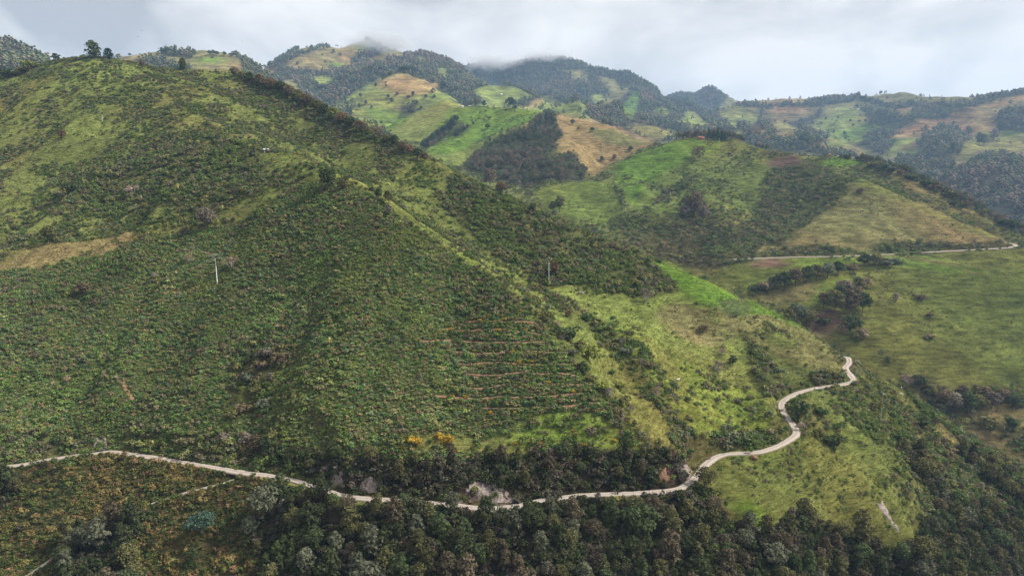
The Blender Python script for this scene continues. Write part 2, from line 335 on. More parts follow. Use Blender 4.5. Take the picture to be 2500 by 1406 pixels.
fill('lush', [(888,256),(960,270),(1002,290),(950,322),(888,292)], [(1518,262),(1548,224),(1563,224),(1563,252),(1545,292),(1528,292)])
fill('soil', [(960,263),(986,263),(990,275),(962,275)])
fill('forest', [(822,268),(862,240),(866,262),(842,290)], [(985,256),(1014,254),(1018,276),(990,278)])
LR = [(1748,276),(1785,225),(1850,230),(1960,225),(2050,205),(2180,225),(2250,215),(2500,185),(2740,150),(2740,440),(2500,400),(2300,430),(2100,385),(1950,345),(1850,335),(1800,325)]
fill('olive', LR)
fill('pasture', [(1750,278),(1790,252),(1832,265),(1862,300),(1895,335),(1800,332),(1780,310)], [(1990,300),(2060,262),(2110,275),(2165,305),(2120,345),(2060,352),(2000,325)], [(2150,352),(2230,322),(2290,340),(2240,400),(2150,372)], [(2330,350),(2400,320),(2500,330),(2500,370),(2430,370),(2360,400)])
fill('tan', [(2158,336),(2230,304),(2300,310),(2314,332),(2250,337)], [(2188,372),(2242,338),(2236,358)], [(2405,257),(2500,229),(2700,200),(2700,215),(2500,242),(2430,264)], [(2086,274),(2164,302),(2152,314)], [(1880,256),(1970,259),(1960,276),(1890,272)], [(2330,310),(2360,305),(2355,330),(2335,325)], [(1800,305),(1850,318),(1930,330),(1860,332)])
fill('lush', [(2040,326),(2125,299),(2138,308),(2080,346)], [(2440,320),(2500,300),(2500,330),(2450,335)], [(2010,345),(2060,350),(2050,365),(2020,358)])
fill('soil', [(2238,291),(2300,274),(2318,291),(2290,302)], [(2366,382),(2385,364),(2408,382)])
fill('dark_soil', [(1822,307),(1862,289),(1864,311),(1830,317)])
fill('forest', [(1968,263),(2050,236),(2090,236),(2083,248),(2005,263)], [(1975,286),(2008,266),(2002,282),(1985,302),(1948,312),(1928,302)], [(1938,332),(1960,308),(2022,334),(2012,350),(1975,350)], [(2098,264),(2192,275),(2204,302),(2150,312),(2118,290)],
     [(2148,322),(2200,292),(2240,270),(2300,248),(2332,260),(2312,292),(2240,290),(2200,312),(2160,346),(2182,352),(2152,384),(2098,352),(2120,325)], [(2330,254),(2420,236),(2425,250),(2340,268)], [(2258,322),(2330,300),(2354,332),(2362,342),(2342,372),(2260,384),(2238,352)], [(2178,392),(2300,362),(2334,402),(2300,434),(2250,424)],
     [(2286,442),(2400,382),(2440,372),(2520,400),(2520,570),(2400,522)], [(2440,275),(2520,262),(2700,250),(2700,320),(2500,325),(2450,318),(2425,300)], [(1862,268),(1880,300),(1905,325),(1870,330),(1850,300)], [(1795,310),(1810,296),(1850,330),(1950,345),(1850,345)], [(1750,300),(1780,318),(1800,335),(1740,330)])
fill('pasture', [(1440,235),(1470,228),(1480,250),(1450,262)], [(1380,255),(1420,245),(1440,275),(1400,268)], [(1590,262),(1625,262),(1640,285),(1600,285)], [(760,190),(800,182),(815,200),(780,212)], [(1060,165),(1090,172),(1100,192),(1070,185)])
fill('olive', [(1385,170),(1425,172),(1440,200),(1400,195)], [(680,200),(720,195),(730,220),(690,225)])
strip('forest', [(1800,256),(1880,259),(1960,256),(2040,240),(2090,238),(2130,250),(2180,262),(2250,255),(2320,258),(2400,243),(2500,226),(2620,205)], 5)
strip('forest', [(690,155),(740,130),(800,116)], 4)
# --- middle hills
fill('scrub', [(900,380),(960,332),(1000,345),(1130,262),(1350,274),(1600,348),(1700,336),(1790,338),(1870,366),(2060,380),(2200,420),(2300,470),(2500,575),(2740,640),(2740,1000),(2200,1000),(2060,860),(1600,640),(1200,480),(1000,370)])
fill('pasture', [(955,332),(1095,242),(1130,258),(1100,282),(1080,322),(1030,347),(980,345)], [(1040,368),(1060,380),(1130,372),(1200,332),(1290,302),(1250,330),(1190,372),(1120,412),(1070,398)])
fill('lush', [(1050,342),(1100,262),(1132,258),(1350,272),(1310,282),(1290,300),(1200,330),(1130,370),(1060,382),(1040,367)])
fill('tan', [(1290,302),(1335,285),(1310,312),(1240,336)], [(1355,286),(1370,277),(1450,293),(1602,346),(1560,367),(1500,397),(1450,433),(1428,422),(1390,382),(1365,372)])
fill('dry', [(1430,310),(1500,315),(1590,348),(1540,360),(1470,345)])
fill('forest', [(1308,292),(1350,274),(1372,330),(1360,352),(1340,395),(1400,370),(1432,422),(1422,444),(1340,440),(1290,462),(1230,444),(1128,412),(1150,386),(1220,332),(1290,312)], [(1030,352),(1110,289),(1127,300),(1052,364)], [(1104,326),(1144,304),(1144,316),(1116,338)])
fill('field', [(1288,464),(1440,440),(1500,450),(1532,502),(1480,522),(1430,542),(1370,522)], [(1430,544),(1490,522),(1525,510),(1485,552)])
fill('slope', [(1488,408),(1560,379),(1700,337),(1785,338),(1862,366),(1882,402),(1872,452),(1862,522),(1750,505),(1600,525),(1532,512),(1502,452)])
fill('lush', [(1500,400),(1640,345),(1740,338),(1760,360),(1680,390),(1620,420),(1560,480),(1540,500),(1510,440)], [(2000,392),(2050,380),(2112,396),(2080,408),(2010,406)])
fill('dark_soil', [(1870,392),(1950,378),(1962,402),(1900,414),(1880,408)])
fill('thicket', [(1660,505),(1690,450),(1722,470),(1728,525),(1670,535)], [(1480,548),(1530,520),(1600,545),(1700,548),(1850,560),(1882,605),(1862,630),(1720,660),(1640,645),(1560,604)], [(1880,412),(1990,400),(2060,440),(1990,500),(1850,592),(1830,560),(1855,450)], [(1495,440),(1520,470),(1530,515),(1515,500)], [(1590,505),(1620,470),(1690,420),(1700,440),(1640,490)])
fill('scrub', [(2120,400),(2170,420),(2300,480),(2500,580),(2480,600),(2250,500),(2120,440),(2050,440),(2060,410)])
fill('dry', [(2055,455),(2100,436),(2200,478),(2300,520),(2458,587),(2430,603),(2150,612),(1838,624),(1870,592),(2000,512)], [(2150,405),(2200,425),(2300,480),(2420,545),(2300,495),(2180,440)])
fill('pasture', [(2080,445),(2100,437),(2160,462),(2300,523),(2458,588),(2380,570),(2200,495),(2130,470)])
fill('thicket', [(1848,626),(1900,600),(2000,596),(2130,612),(2160,588),(2300,594),(2445,588),(2450,604),(2200,614),(1860,632)], [(1840,600),(1990,505),(2050,450),(2080,460),(2010,520),(1900,600)])
fill('field', [(1760,660),(1790,640),(1860,633),(2130,627),(2740,600),(2740,1010),(2300,1000),(2100,880),(2050,842),(1990,770),(1830,715),(1740,690)])
fill('lush', [(1930,632),(2100,630),(2090,650),(1960,655)], [(1985,735),(2005,690),(2100,665),(2060,700),(2010,750)], [(2200,640),(2340,655),(2420,668),(2300,665),(2210,650)])
fill('soil', [(1828,640),(1925,632),(1922,650),(1850,656)])
fill('dry', [(1830,717),(1960,690),(2012,684),(1975,740),(1885,745)])
fill('dark_soil', [(1955,762),(2042,752),(2064,782),(2022,825),(1978,805)])
fill('thicket', [(2120,840),(2200,900),(2330,950),(2500,950),(2500,1000),(2300,1000)])
# --- near hill
HN = [(-240,190),(0,185),(80,163),(200,140),(330,155),(440,170),(560,172),(700,215),(800,271),(1000,367),(1130,431),(1350,532),(1600,635),(1800,725),(2050,861),(2085,905),(2140,920),(2270,1000),(2330,1040),(2420,990),(2740,985),(2740,1700),(-240,1700)]
fill('scrub', HN)
fill('grassy', [(110,160),(200,140),(330,154),(350,175),(300,205),(330,260),(395,300),(375,330),(330,345),(250,335),(120,340),(20,330),(-60,300),(0,250),(60,215),(90,185)], [(395,172),(445,169),(560,173),(540,190),(450,180)], [(350,180),(420,230),(480,290),(520,340),(490,345),(420,270),(370,220)],
     [(-240,430),(20,400),(35,480),(10,520),(-240,520)], [(340,300),(400,330),(380,430),(340,420)], [(340,470),(375,470),(400,520),(385,545),(350,510)], [(620,400),(660,375),(760,385),(835,425),(905,465),(960,490),(900,480),(800,430),(700,415)], [(640,520),(690,460),(720,470),(660,540)])
fill('olive', [(-240,670),(0,640),(90,600),(200,590),(330,568),(345,580),(280,610),(200,625),(100,655),(0,665),(-240,690)])
fill('thicket', [(560,174),(700,216),(860,300),(1000,366),(1045,390),(1000,388),(930,380),(870,350),(760,300),(650,240)], [(400,330),(560,330),(640,380),(620,470),(480,520),(400,500),(300,520),(200,520),(120,480),(200,420),(300,400)])
fill('fern', [(-240,690),(0,665),(110,655),(230,625),(330,588),(480,565),(620,530),(700,455),(790,438),(900,475),(1000,548),(1100,612),(1245,700),(1300,785),(1420,915),(1510,1030),(1600,1105),(1640,1150),(1560,1200),(1210,1240),(900,1220),(780,1190),(600,1155),(270,1100),(60,1132),(-240,1170)])
fill('grassy', [(940,385),(1020,370),(1060,392),(1080,440),(1040,490),(1000,480),(960,430)], [(1035,470),(1120,540),(1100,560),(1010,490)], [(1060,385),(1140,430),(1230,474),(1200,470),(1110,430)], [(1200,640),(1240,620),(1320,680),(1360,720),(1330,740),(1280,700)])
fill('thicket', [(1090,440),(1160,450),(1240,485),(1360,540),(1480,590),(1600,640),(1630,690),(1600,725),(1480,710),(1400,690),(1330,690),(1230,630),(1150,560),(1080,500)])
fill('pasture', [(1330,690),(1400,700),(1480,720),(1600,730),(1680,700),(1760,745),(1800,800),(1850,870),(1890,940),(1910,1010),(1880,1060),(1780,1080),(1740,1070),(1680,1000),(1600,900),(1500,800),(1400,740)], [(1255,690),(1300,710),(1400,790),(1500,880),(1600,990),(1680,1090),(1660,1110),(1600,1090),(1530,1020),(1440,890),(1360,800)])
fill('olive', [(1600,760),(1650,735),(1720,750),(1760,800),(1770,850),(1720,850),(1640,810)], [(1740,740),(1790,750),(1800,800),(1790,850)])
fill('lime', [(1640,860),(1760,930),(1850,960),(1900,1020),(1870,1060),(1780,1080),(1740,1060),(1690,980)], [(1470,760),(1560,830),(1660,950),(1740,1050),(1700,1060),(1620,960),(1520,840)])
fill('lush', [(1590,628),(1640,640),(1720,680),(1800,722),(1910,772),(1965,802),(1900,795),(1840,778),(1800,772),(1760,752),(1690,728),(1655,705),(1625,668)])
strip('pasture', [(800,418),(912,468),(1010,542),(1112,606),(1262,696)], 6)
fill('crop', [(1755,738),(1810,728),(1840,765),(1780,775)])
fill('dry', [(1780,778),(1840,768),(1900,780),(2000,828),(2050,866),(2060,890),(2010,905),(1960,890),(1880,850),(1820,820)])
fill('scrub', [(1880,790),(1940,815),(1960,850),(1890,840),(1830,810)])
fill('thicket', [(1830,850),(1870,870),(1930,940),(1960,935),(1990,905),(2060,900),(2062,930),(1950,955),(1910,975),(1880,975),(1840,930)], [(1740,1060),(1830,1060),(1910,1050),(1925,1062),(1880,1090),(1790,1100),(1745,1105),(1700,1130),(1640,1110),(1630,1060),(1670,1040)])
fill('grassy', [(2120,918),(2160,922),(2260,990),(2320,1040),(2260,1020),(2180,965)], [(1960,960),(2060,945),(2100,1000),(2080,1060),(1990,1040)])
fill('slope', [(1750,1115),(1880,1100),(1950,1060),(2000,1050),(2100,1060),(2180,1110),(2200,1200),(2230,1330),(2200,1345),(2060,1300),(1960,1240),(1880,1290),(1800,1260),(1740,1190)])
fill('lush', [(1770,1230),(1840,1220),(1895,1280),(1880,1295),(1820,1285)], [(2070,1315),(2110,1330),(2230,1340),(2230,1352),(2150,1350),(2080,1330)])
fill('lime', [(1240,1050),(1300,1010),(1420,1010),(1500,1040),(1580,1095),(1500,1100),(1330,1100)])
fill('grassy', [(1140,1080),(1240,1050),(1330,1100),(1240,1120)], [(980,1060),(1150,1050),(1160,1090),(1020,1100)])
fill('dry', [(2360,1000),(2500,985),(2740,990),(2740,1060),(2500,1040),(2420,1030)])
fill('thicket', [(2180,930),(2330,1010),(2420,1040),(2740,1080),(2740,1150),(2400,1100),(2300,1060)])
fill('thicket', [(2240,1080),(2330,1060),(2420,1100),(2740,1150),(2740,1330),(2230,1360),(2250,1300),(2210,1200)])
fill('wood', [(2300,1240),(2450,1260),(2740,1240),(2740,1700),(1700,1700),(1640,1340),(1720,1240),(1780,1270),(1880,1305),(1960,1255),(2060,1310),(2230,1360),(2260,1310)])
fill('scrub', [(2120,1060),(2200,1080),(2280,1100),(2290,1200),(2250,1260),(2200,1240),(2150,1140)])
strip('dry', [(2290,1045),(2400,1140),(2520,1250)], 15)
strip('olive', [(2380,1050),(2500,1130),(2640,1210)], 13)
strip('wood', [(2225,1110),(2290,1200),(2370,1310)], 18)
strip('wood', [(2340,1100),(2430,1185),(2540,1280)], 12)
fill('wood', [(640,1190),(780,1212),(900,1236),(1040,1244),(1180,1256),(1300,1240),(1420,1224),(1560,1214),(1690,1190),(1740,1200),(1700,1300),(1760,1700),(560,1700),(600,1300)])
fill('wood', [(1620,1100),(1660,1130),(1690,1165),(1650,1200),(1560,1200),(1210,1236),(900,1214),(800,1190),(640,1150),(600,1100),(800,1120),(1000,1130),(1100,1130),(1250,1110),(1450,1110)])
fill('brack', [(-240,1180),(60,1140),(272,1108),(480,1140),(640,1170),(640,1260),(600,1700),(-240,1700)])
fill('wood', [(-240,1150),(20,1145),(60,1200),(0,1260),(-240,1260)], [(150,1330),(260,1280),(340,1310),(330,1450),(250,1700),(100,1700)])
fill('rock', [(800,1150),(852,1155),(856,1196),(800,1196)], [(878,1168),(930,1172),(938,1208),(885,1206)], [(1118,1190),(1200,1172),(1270,1190),(1275,1232),(1130,1236)], [(225,1072),(262,1072),(262,1100),(225,1100)], [(1600,1140),(1636,1140),(1640,1182),(1604,1182)], [(1655,1130),(1690,1140),(1692,1172),(1660,1165)])
fill('thicket', [(540,900),(640,820),(710,850),(690,900),(640,1000),(560,1010)], [(330,1040),(600,1060),(640,1150),(470,1130),(300,1100)], [(-240,1040),(100,1060),(250,1080),(270,1098),(60,1128),(-240,1160)])

def cover(X, Y, Z, warp=1.0):
    px, py, d = project(X, Y, Z)
    w = np.clip(1500.0 / np.maximum(d, 100), 1.2, 6.0) * 4.0 * warp
    px = px + (NZ[5](X, Y, 14.0 + 0.012 * 1000, 3) - .5) * 2 * w
    py = py + (NZ[6](X, Y, 14.0 + 0.012 * 1000, 3) - .5) * 2 * w
    i = np.clip(((px - MX0) / MS).astype(int), 0, MW - 1); j = np.clip(((py - MY0) / MS).astype(int), 0, MH - 1)
    return CM[j, i]

# ------------------------------------------------------------------ materials
def new_mat(name):
    m = bpy.data.materials.new(name); m.use_nodes = True; m.node_tree.nodes.clear()
    N = m.node_tree.nodes; Lk = m.node_tree.links.new
    o = N.new('ShaderNodeOutputMaterial')
    return m, N, Lk, o
def node(N, t, **k):
    n = N.new(t)
    for a, b in k.items(): setattr(n, a, b)
    return n
def ground_mat(name, f, bump):
    """soil and turf: the cover colour of each spot, broken up by grain, dry blades and cattle steps"""
    m, N, Lk, o = new_mat(name)
    b = node(N, 'ShaderNodeBsdfDiffuse'); b.inputs['Roughness'].default_value = 0.8
    at_ = node(N, 'ShaderNodeAttribute', attribute_name='cover_colour')
    g = node(N, 'ShaderNodeNewGeometry')
    a = node(N, 'ShaderNodeTexNoise'); a.inputs['Scale'].default_value = f; a.inputs['Detail'].default_value = 6; a.inputs['Roughness'].default_value = .7
    c = node(N, 'ShaderNodeTexNoise'); c.inputs['Scale'].default_value = f * .13; c.inputs['Detail'].default_value = 4
    vm = node(N, 'ShaderNodeVectorMath', operation='MULTIPLY'); vm.inputs[1].default_value = (f * .16, f * .16, f * 1.1)
    st = node(N, 'ShaderNodeTexNoise'); st.inputs['Scale'].default_value = 1.0; st.inputs['Detail'].default_value = 4; st.inputs['Roughness'].default_value = .6; st.inputs['Distortion'].default_value = .4
    Lk(g.outputs['Position'], a.inputs['Vector']); Lk(g.outputs['Position'], c.inputs['Vector']); Lk(g.outputs['Position'], vm.inputs[0]); Lk(vm.outputs[0], st.inputs['Vector'])
    r1 = node(N, 'ShaderNodeMapRange'); r1.inputs['From Min'].default_value = .28; r1.inputs['From Max'].default_value = .72; r1.inputs['To Min'].default_value = .62; r1.inputs['To Max'].default_value = 1.34
    r2 = node(N, 'ShaderNodeMapRange'); r2.inputs['From Min'].default_value = .34; r2.inputs['From Max'].default_value = .66; r2.inputs['To Min'].default_value = .52; r2.inputs['To Max'].default_value = 1.34
    r3 = node(N, 'ShaderNodeMapRange'); r3.inputs['From Min'].default_value = .35; r3.inputs['From Max'].default_value = .65; r3.inputs['To Min'].default_value = .78; r3.inputs['To Max'].default_value = 1.2
    m3 = node(N, 'ShaderNodeMath', operation='MULTIPLY'); Lk(c.outputs['Fac'], r3.inputs['Value'])
    mu = node(N, 'ShaderNodeMath', operation='MULTIPLY'); sc = node(N, 'ShaderNodeVectorMath', operation='SCALE')
    Lk(a.outputs['Fac'], r1.inputs['Value']); Lk(st.outputs['Fac'], r2.inputs['Value']); Lk(r1.outputs[0], m3.inputs[0]); Lk(r3.outputs[0], m3.inputs[1]); Lk(m3.outputs[0], mu.inputs[0]); Lk(r2.outputs[0], mu.inputs[1])
    Lk(at_.outputs['Color'], sc.inputs[0]); Lk(mu.outputs[0], sc.inputs['Scale'])
    bp = node(N, 'ShaderNodeBump'); bp.inputs['Strength'].default_value = .6; bp.inputs['Distance'].default_value = bump
    Lk(mu.outputs[0], bp.inputs['Height']); Lk(bp.outputs[0], b.inputs['Normal'])
    Lk(sc.outputs[0], b.inputs['Color']); Lk(b.outputs[0], o.inputs['Surface'])
    return m
def plain_mat(name, col, var=.25, scale=1.0, rough=.8, bump=.0, col2=None, stretch=None):
    m, N, Lk, o = new_mat(name)
    b = node(N, 'ShaderNodeBsdfPrincipled'); b.inputs['Roughness'].default_value = rough; b.inputs['Specular IOR Level'].default_value = .2
    g = node(N, 'ShaderNodeNewGeometry'); a = node(N, 'ShaderNodeTexNoise'); a.inputs['Scale'].default_value = scale; a.inputs['Detail'].default_value = 6; a.inputs['Roughness'].default_value = .65
    if stretch:
        vs = node(N, 'ShaderNodeVectorMath', operation='MULTIPLY'); vs.inputs[1].default_value = stretch; Lk(g.outputs['Position'], vs.inputs[0]); Lk(vs.outputs[0], a.inputs['Vector'])
    else:
        Lk(g.outputs['Position'], a.inputs['Vector'])
    r = node(N, 'ShaderNodeValToRGB'); c2 = col2 or tuple(min(1, x * (1 + var)) for x in col); c1 = tuple(x * (1 - var) for x in col)
    r.color_ramp.elements[0].position = .3; r.color_ramp.elements[0].color = (*c1, 1); r.color_ramp.elements[1].position = .7; r.color_ramp.elements[1].color = (*c2, 1)
    Lk(a.outputs['Fac'], r.inputs['Fac']); Lk(r.outputs[0], b.inputs['Base Color'])
    if bump:
        bp = node(N, 'ShaderNodeBump'); bp.inputs['Distance'].default_value = bump; Lk(a.outputs['Fac'], bp.inputs['Height']); Lk(bp.outputs[0], b.inputs['Normal'])
    Lk(b.outputs[0], o.inputs['Surface'])
    return m

# ------------------------------------------------------------------ ground meshes
def mesh_np(name, co, quads=None, tris=None):
    me = bpy.data.meshes.new(name)
    co = np.asarray(co, np.float32); me.vertices.add(len(co)); me.vertices.foreach_set('co', co.ravel())
    faces = quads if quads is not None else tris
    if faces is not None and len(faces):
        faces = np.asarray(faces, np.int32); k = faces.shape[1]
        me.loops.add(faces.size); me.loops.foreach_set('vertex_index', faces.ravel())
        me.polygons.add(len(faces)); me.polygons.foreach_set('loop_start', np.arange(0, faces.size, k, dtype=np.int32))
    me.update(calc_edges=True); me.validate()
    return me
def link(o, parent=None):
    COL.objects.link(o)
    if parent is not None: o.parent = parent
    return o
def structure(name, me, label=None):
    o = bpy.data.objects.new(name, me); o['kind'] = 'structure'
    if label: o['label'] = label
    return link(o)

def field_mesh(name, F, mat, tint, label, bright=1.0):
    idx = np.arange(F.nx * F.ny).reshape(F.ny, F.nx)
    q = np.stack([idx[:-1, :-1], idx[:-1, 1:], idx[1:, 1:], idx[1:, :-1]], -1).reshape(-1, 4)
    co = np.stack([F.X, F.Y, F.Z], -1).reshape(-1, 3)
    # leave out ground far outside the place that can be seen
    pxx, pyy, dd = project(co[:, 0], co[:, 1], co[:, 2])
    keep = (pxx > -520) & (pxx < 3020)
    q = q[keep[q].any(1)]
    me = mesh_np(name, co, quads=q)
    x, y, z = co.T
    c = CPAL[cover(x, y, z)]
    for k in range(4):   # soften borders a little
        ox, oy = (RNG.random(len(x)) - .5) * tint * 3, (RNG.random(len(x)) - .5) * tint * 3
        c = c * .7 + .3 * CPAL[cover(x + ox, y + oy, z)]
    n1_ = NZ[0](x, y, tint * 9, 4)[:, None]; n2_ = NZ[3](x, y, tint * 26, 3)[:, None]
    c = c * (0.72 + 0.56 * n1_) * bright
    dryness = np.clip((n2_ - .42) * 3.2, 0, 1)
    c = c * (1 - dryness * np.array([[-.16, .10, .0]]))
    a = me.attributes.new('cover_colour', 'FLOAT_COLOR', 'POINT')
    a.data.foreach_set('color', np.c_[c, np.ones(len(c))].astype(np.float32).ravel())
    me.materials.append(mat)
    me.shade_smooth()
    return structure(name, me, label)
field_mesh('hillside', NEAR, ground_mat('near_turf', 1.1, .25), 3.0, 'steep scrub covered hillside with the road along its foot')
field_mesh('hills', MID, ground_mat('hill_turf', .45, .5), 7.0, 'grassy hills beyond the near ridge')
field_mesh('mountains', FAR, ground_mat('mountain_turf', .12, 2.0), 22.0, 'far mountains with forest and patchwork pastures', 1.25)
bm_ = mesh_np('ground', [(-4400, -1550, CZ - 262), (5300, -1550, CZ - 262), (5300, 6550, CZ - 262), (-4400, 6550, CZ - 262)], quads=[(0, 1, 2, 3)])
bm_.materials.append(plain_mat('valley_floor', (.06, .075, .03), .3, .01)); structure('ground', bm_)

# roads: crowned dirt bed with two paler wheel tracks and rubble shoulders
def road_mat(name, a, b_):
    m, N, Lk, o = new_mat(name)
    b = node(N, 'ShaderNodeBsdfDiffuse'); g = node(N, 'ShaderNodeNewGeometry'); at_ = node(N, 'ShaderNodeAttribute', attribute_name='across')
    n = node(N, 'ShaderNodeTexNoise'); n.inputs['Scale'].default_value = 1.3; n.inputs['Detail'].default_value = 7; n.inputs['Roughness'].default_value = .7
    Lk(g.outputs['Position'], n.inputs['Vector'])
    s = node(N, 'ShaderNodeMath', operation='MULTIPLY_ADD'); s.inputs[1].default_value = .35
    Lk(at_.outputs['Fac'], s.inputs[0]); Lk(n.outputs['Fac'], s.inputs[2])
    r = node(N, 'ShaderNodeValToRGB'); r.color_ramp.elements[0].position = .3; r.color_ramp.elements[0].color = (*a, 1); r.color_ramp.elements[1].position = .8; r.color_ramp.elements[1].color = (*b_, 1)
    Lk(s.outputs[0], r.inputs['Fac']); Lk(r.outputs[0], b.inputs['Color'])
    bp = node(N, 'ShaderNodeBump'); bp.inputs['Distance'].default_value = .12; Lk(n.outputs['Fac'], bp.inputs['Height']); Lk(bp.outputs[0], b.inputs['Normal'])
    Lk(b.outputs[0], o.inputs['Surface'])
    return m
def ribbon(name, line, half, mat, lift, label=None, jit=.7, crown=.12):
    prof = [(-1, -.5), (-.96, 0), (-.55, crown * .8), (-.2, crown), (.2, crown), (.55, crown * .8), (.96, 0), (1, -.5)]
    trk = [0, .1, 1, .25, .25, 1, .1, 0]
    v = []; f = []; ac = []; K = len(prof)
    ph = NZ[2]
    for k in range(len(line)):
        t = line[min(k + 1, len(line) - 1)] - line[max(k - 1, 0)]; n = np.array([-t[1], t[0], 0]); n /= np.linalg.norm(n) + 1e-9
        wl = half * (1 + jit * (float(ph(np.array([k * 1.0]), np.array([3.0]), 3.0, 3)[0]) - .5)); wr = half * (1 + jit * (float(ph(np.array([k * 1.0]), np.array([90.0]), 3.0, 3)[0]) - .5))
        for (s, h), tr in zip(prof, trk):
            p = line[k] + n * s * (wl if s < 0 else wr); v.append((p[0], p[1], p[2] + h + lift)); ac.append(tr)
        if k: f += [(K * (k - 1) + i, K * (k - 1) + i + 1, K * k + i + 1, K * k + i) for i in range(K - 1)]
    me = mesh_np(name, v, quads=f); a = me.attributes.new('across', 'FLOAT', 'POINT'); a.data.foreach_set('value', np.array(ac, np.float32))
    me.materials.append(mat); me.shade_smooth()
    return structure(name, me, label)
RM = road_mat('pale_dirt', (.165, .13, .105), (.37, .32, .275))
ribbon('road', road_main, 1.8, RM, 0.0, 'pale dirt road winding along the foot of the hill')
ribbon('road', road_lower, 1.15, RM, 0.0, 'narrow dirt road forking down to the lower left')
ribbon('road', road_far, 2.3, RM, 0.25, 'dirt road below the dry conical hill')
# terrace paths across the fern slope, and red cattle cuts
TERR = [[(1130,785),(1220,784),(1312,788)],[(1055,807),(1150,808),(1250,809),(1328,814)],[(1020,836),(1130,836),(1240,836),(1350,839)],[(1112,862),(1240,862),(1386,865)],[(1120,889),(1250,890),(1404,889)],[(1130,917),(1260,915),(1420,912)],[(1100,944),(1180,948),(1260,944),(1438,938)],[(1062,972),(1160,978),(1260,972),(1458,964)],[(1150,1001),(1300,1000),(1400,990),(1482,988)]]
PM = plain_mat('red_path_soil', (.21, .11, .068), .4, .9, .9, .1, (.32, .18, .11))
TL = []
for t in TERR:
    l = []
    for (a, b), (c, d) in zip(t[:-1], t[1:]):
        for s in np.linspace(0, 1, 14, endpoint=False):
            l.append(hit(a + (c - a) * s, b + (d - b) * s + 5.0 * (random.random() - .5) + 3.0 * math.sin((a + (c - a) * s) * .021 + b * 1.7)))
    l = np.array(l); l[1:-1] = (l[:-2] + l[1:-1] + l[2:]) / 3; l[1:-1] = (l[:-2] + l[1:-1] + l[2:]) / 3
    TL.append(l)
    ribbon('path', l, .72, PM, .18, 'bare reddish terrace path across the fern slope', .9, .03)
CUTS = [([(2170,622),(2230,630),(2290,641),(2350,648)], 1.0), ([(2350,664),(2400,671)], .7), ([(285,922),(300,940),(315,965),(328,985)], .9)]
for k, (t, w) in enumerate(CUTS):
    l = []
    for (a, b), (c, d) in zip(t[:-1], t[1:]):
        for s in np.linspace(0, 1, 8, endpoint=False): l.append(hit(a + (c - a) * s, b + (d - b) * s))
    ribbon('path', np.array(l), w, PM, .25, ['red cut bank in the green field below the far road', 'short brown cut bank in the green field', 'red eroded gully in the fern slope'][k], .8, .03)

# ------------------------------------------------------------------ plants: leaf materials and plant meshes
def leaf_mat(name, col=None, trans=.22, var=.55):
    """foliage; with col=None each plant of a mass brings its own tint"""
    m, N, Lk, o = new_mat(name)
    g = node(N, 'ShaderNodeNewGeometry'); r = node(N, 'ShaderNodeMapRange'); r.inputs['To Min'].default_value = 1 - var * .62; r.inputs['To Max'].default_value = 1 + var
    Lk(g.outputs['Random Per Island'], r.inputs['Value'])
    sc = node(N, 'ShaderNodeVectorMath', operation='SCALE')
    if col is None:
        a = node(N, 'ShaderNodeAttribute', attribute_type='INSTANCER', attribute_name='tint'); Lk(a.outputs['Vector'], sc.inputs[0]); Lk(r.outputs[0], sc.inputs['Scale'])
    else:
        oi = node(N, 'ShaderNodeObjectInfo'); r2 = node(N, 'ShaderNodeMapRange'); r2.inputs['To Min'].default_value = .8; r2.inputs['To Max'].default_value = 1.25
        mu = node(N, 'ShaderNodeMath', operation='MULTIPLY'); Lk(oi.outputs['Random'], r2.inputs['Value']); Lk(r.outputs[0], mu.inputs[0]); Lk(r2.outputs[0], mu.inputs[1])
        sc.inputs[0].default_value = col; Lk(mu.outputs[0], sc.inputs['Scale'])
    d = node(N, 'ShaderNodeBsdfDiffuse'); t = node(N, 'ShaderNodeBsdfTranslucent'); mx_ = node(N, 'ShaderNodeMixShader'); mx_.inputs[0].default_value = trans
    Lk(sc.outputs[0], d.inputs['Color']); Lk(sc.outputs[0], t.inputs['Color']); Lk(d.outputs[0], mx_.inputs[1]); Lk(t.outputs[0], mx_.inputs[2]); Lk(mx_.outputs[0], o.inputs['Surface'])
    return m
LEAF = leaf_mat('mass_foliage')
BARK = plain_mat('bark', (.11, .085, .065), .4, 3.0, .9, .03)
PALEBARK = plain_mat('pale_bark', (.42, .38, .33), .3, 3.0, .9, .02)

def cards(rg, cen, nor, size, flat=.35):
    """leaf sprays: bent rhombs at cen, facing roughly nor; returns verts and quads"""
    n = len(cen)
    t = rg.normal(size=(n, 3)); nn = nor + rg.normal(size=(n, 3)) * flat; nn /= np.linalg.norm(nn, axis=1)[:, None] + 1e-9
    a = np.cross(nn, t); a /= np.linalg.norm(a, axis=1)[:, None] + 1e-9; b = np.cross(nn, a)
    s = (size * (0.7 + 0.6 * rg.random(n)))[:, None]
    v = np.stack([cen - a * s, cen + b * s * .62 + nn * s * .15, cen + a * s - nn * s * .2, cen - b * s * .62 + nn * s * .15], 1).reshape(-1, 3)
    return v, np.arange(4 * n).reshape(-1, 4)
def tube(pts, rad, k=6):
    pts = [np.array(p, float) for p in pts]; v = []; f = []
    for i, p in enumerate(pts):
        d = pts[min(i + 1, len(pts) - 1)] - pts[max(i - 1, 0)]; d /= np.linalg.norm(d) + 1e-9
        u = np.cross(d, (0.3, 0.9, .1)); u /= np.linalg.norm(u); w = np.cross(d, u)
        for j in range(k):
            an = 2 * math.pi * j / k; v.append(p + rad[i] * (math.cos(an) * u + math.sin(an) * w))
        if i: f += [(k * (i - 1) + j, k * (i - 1) + (j + 1) % k, k * i + (j + 1) % k, k * i + j) for j in range(k)]
    return np.array(v), np.array(f)
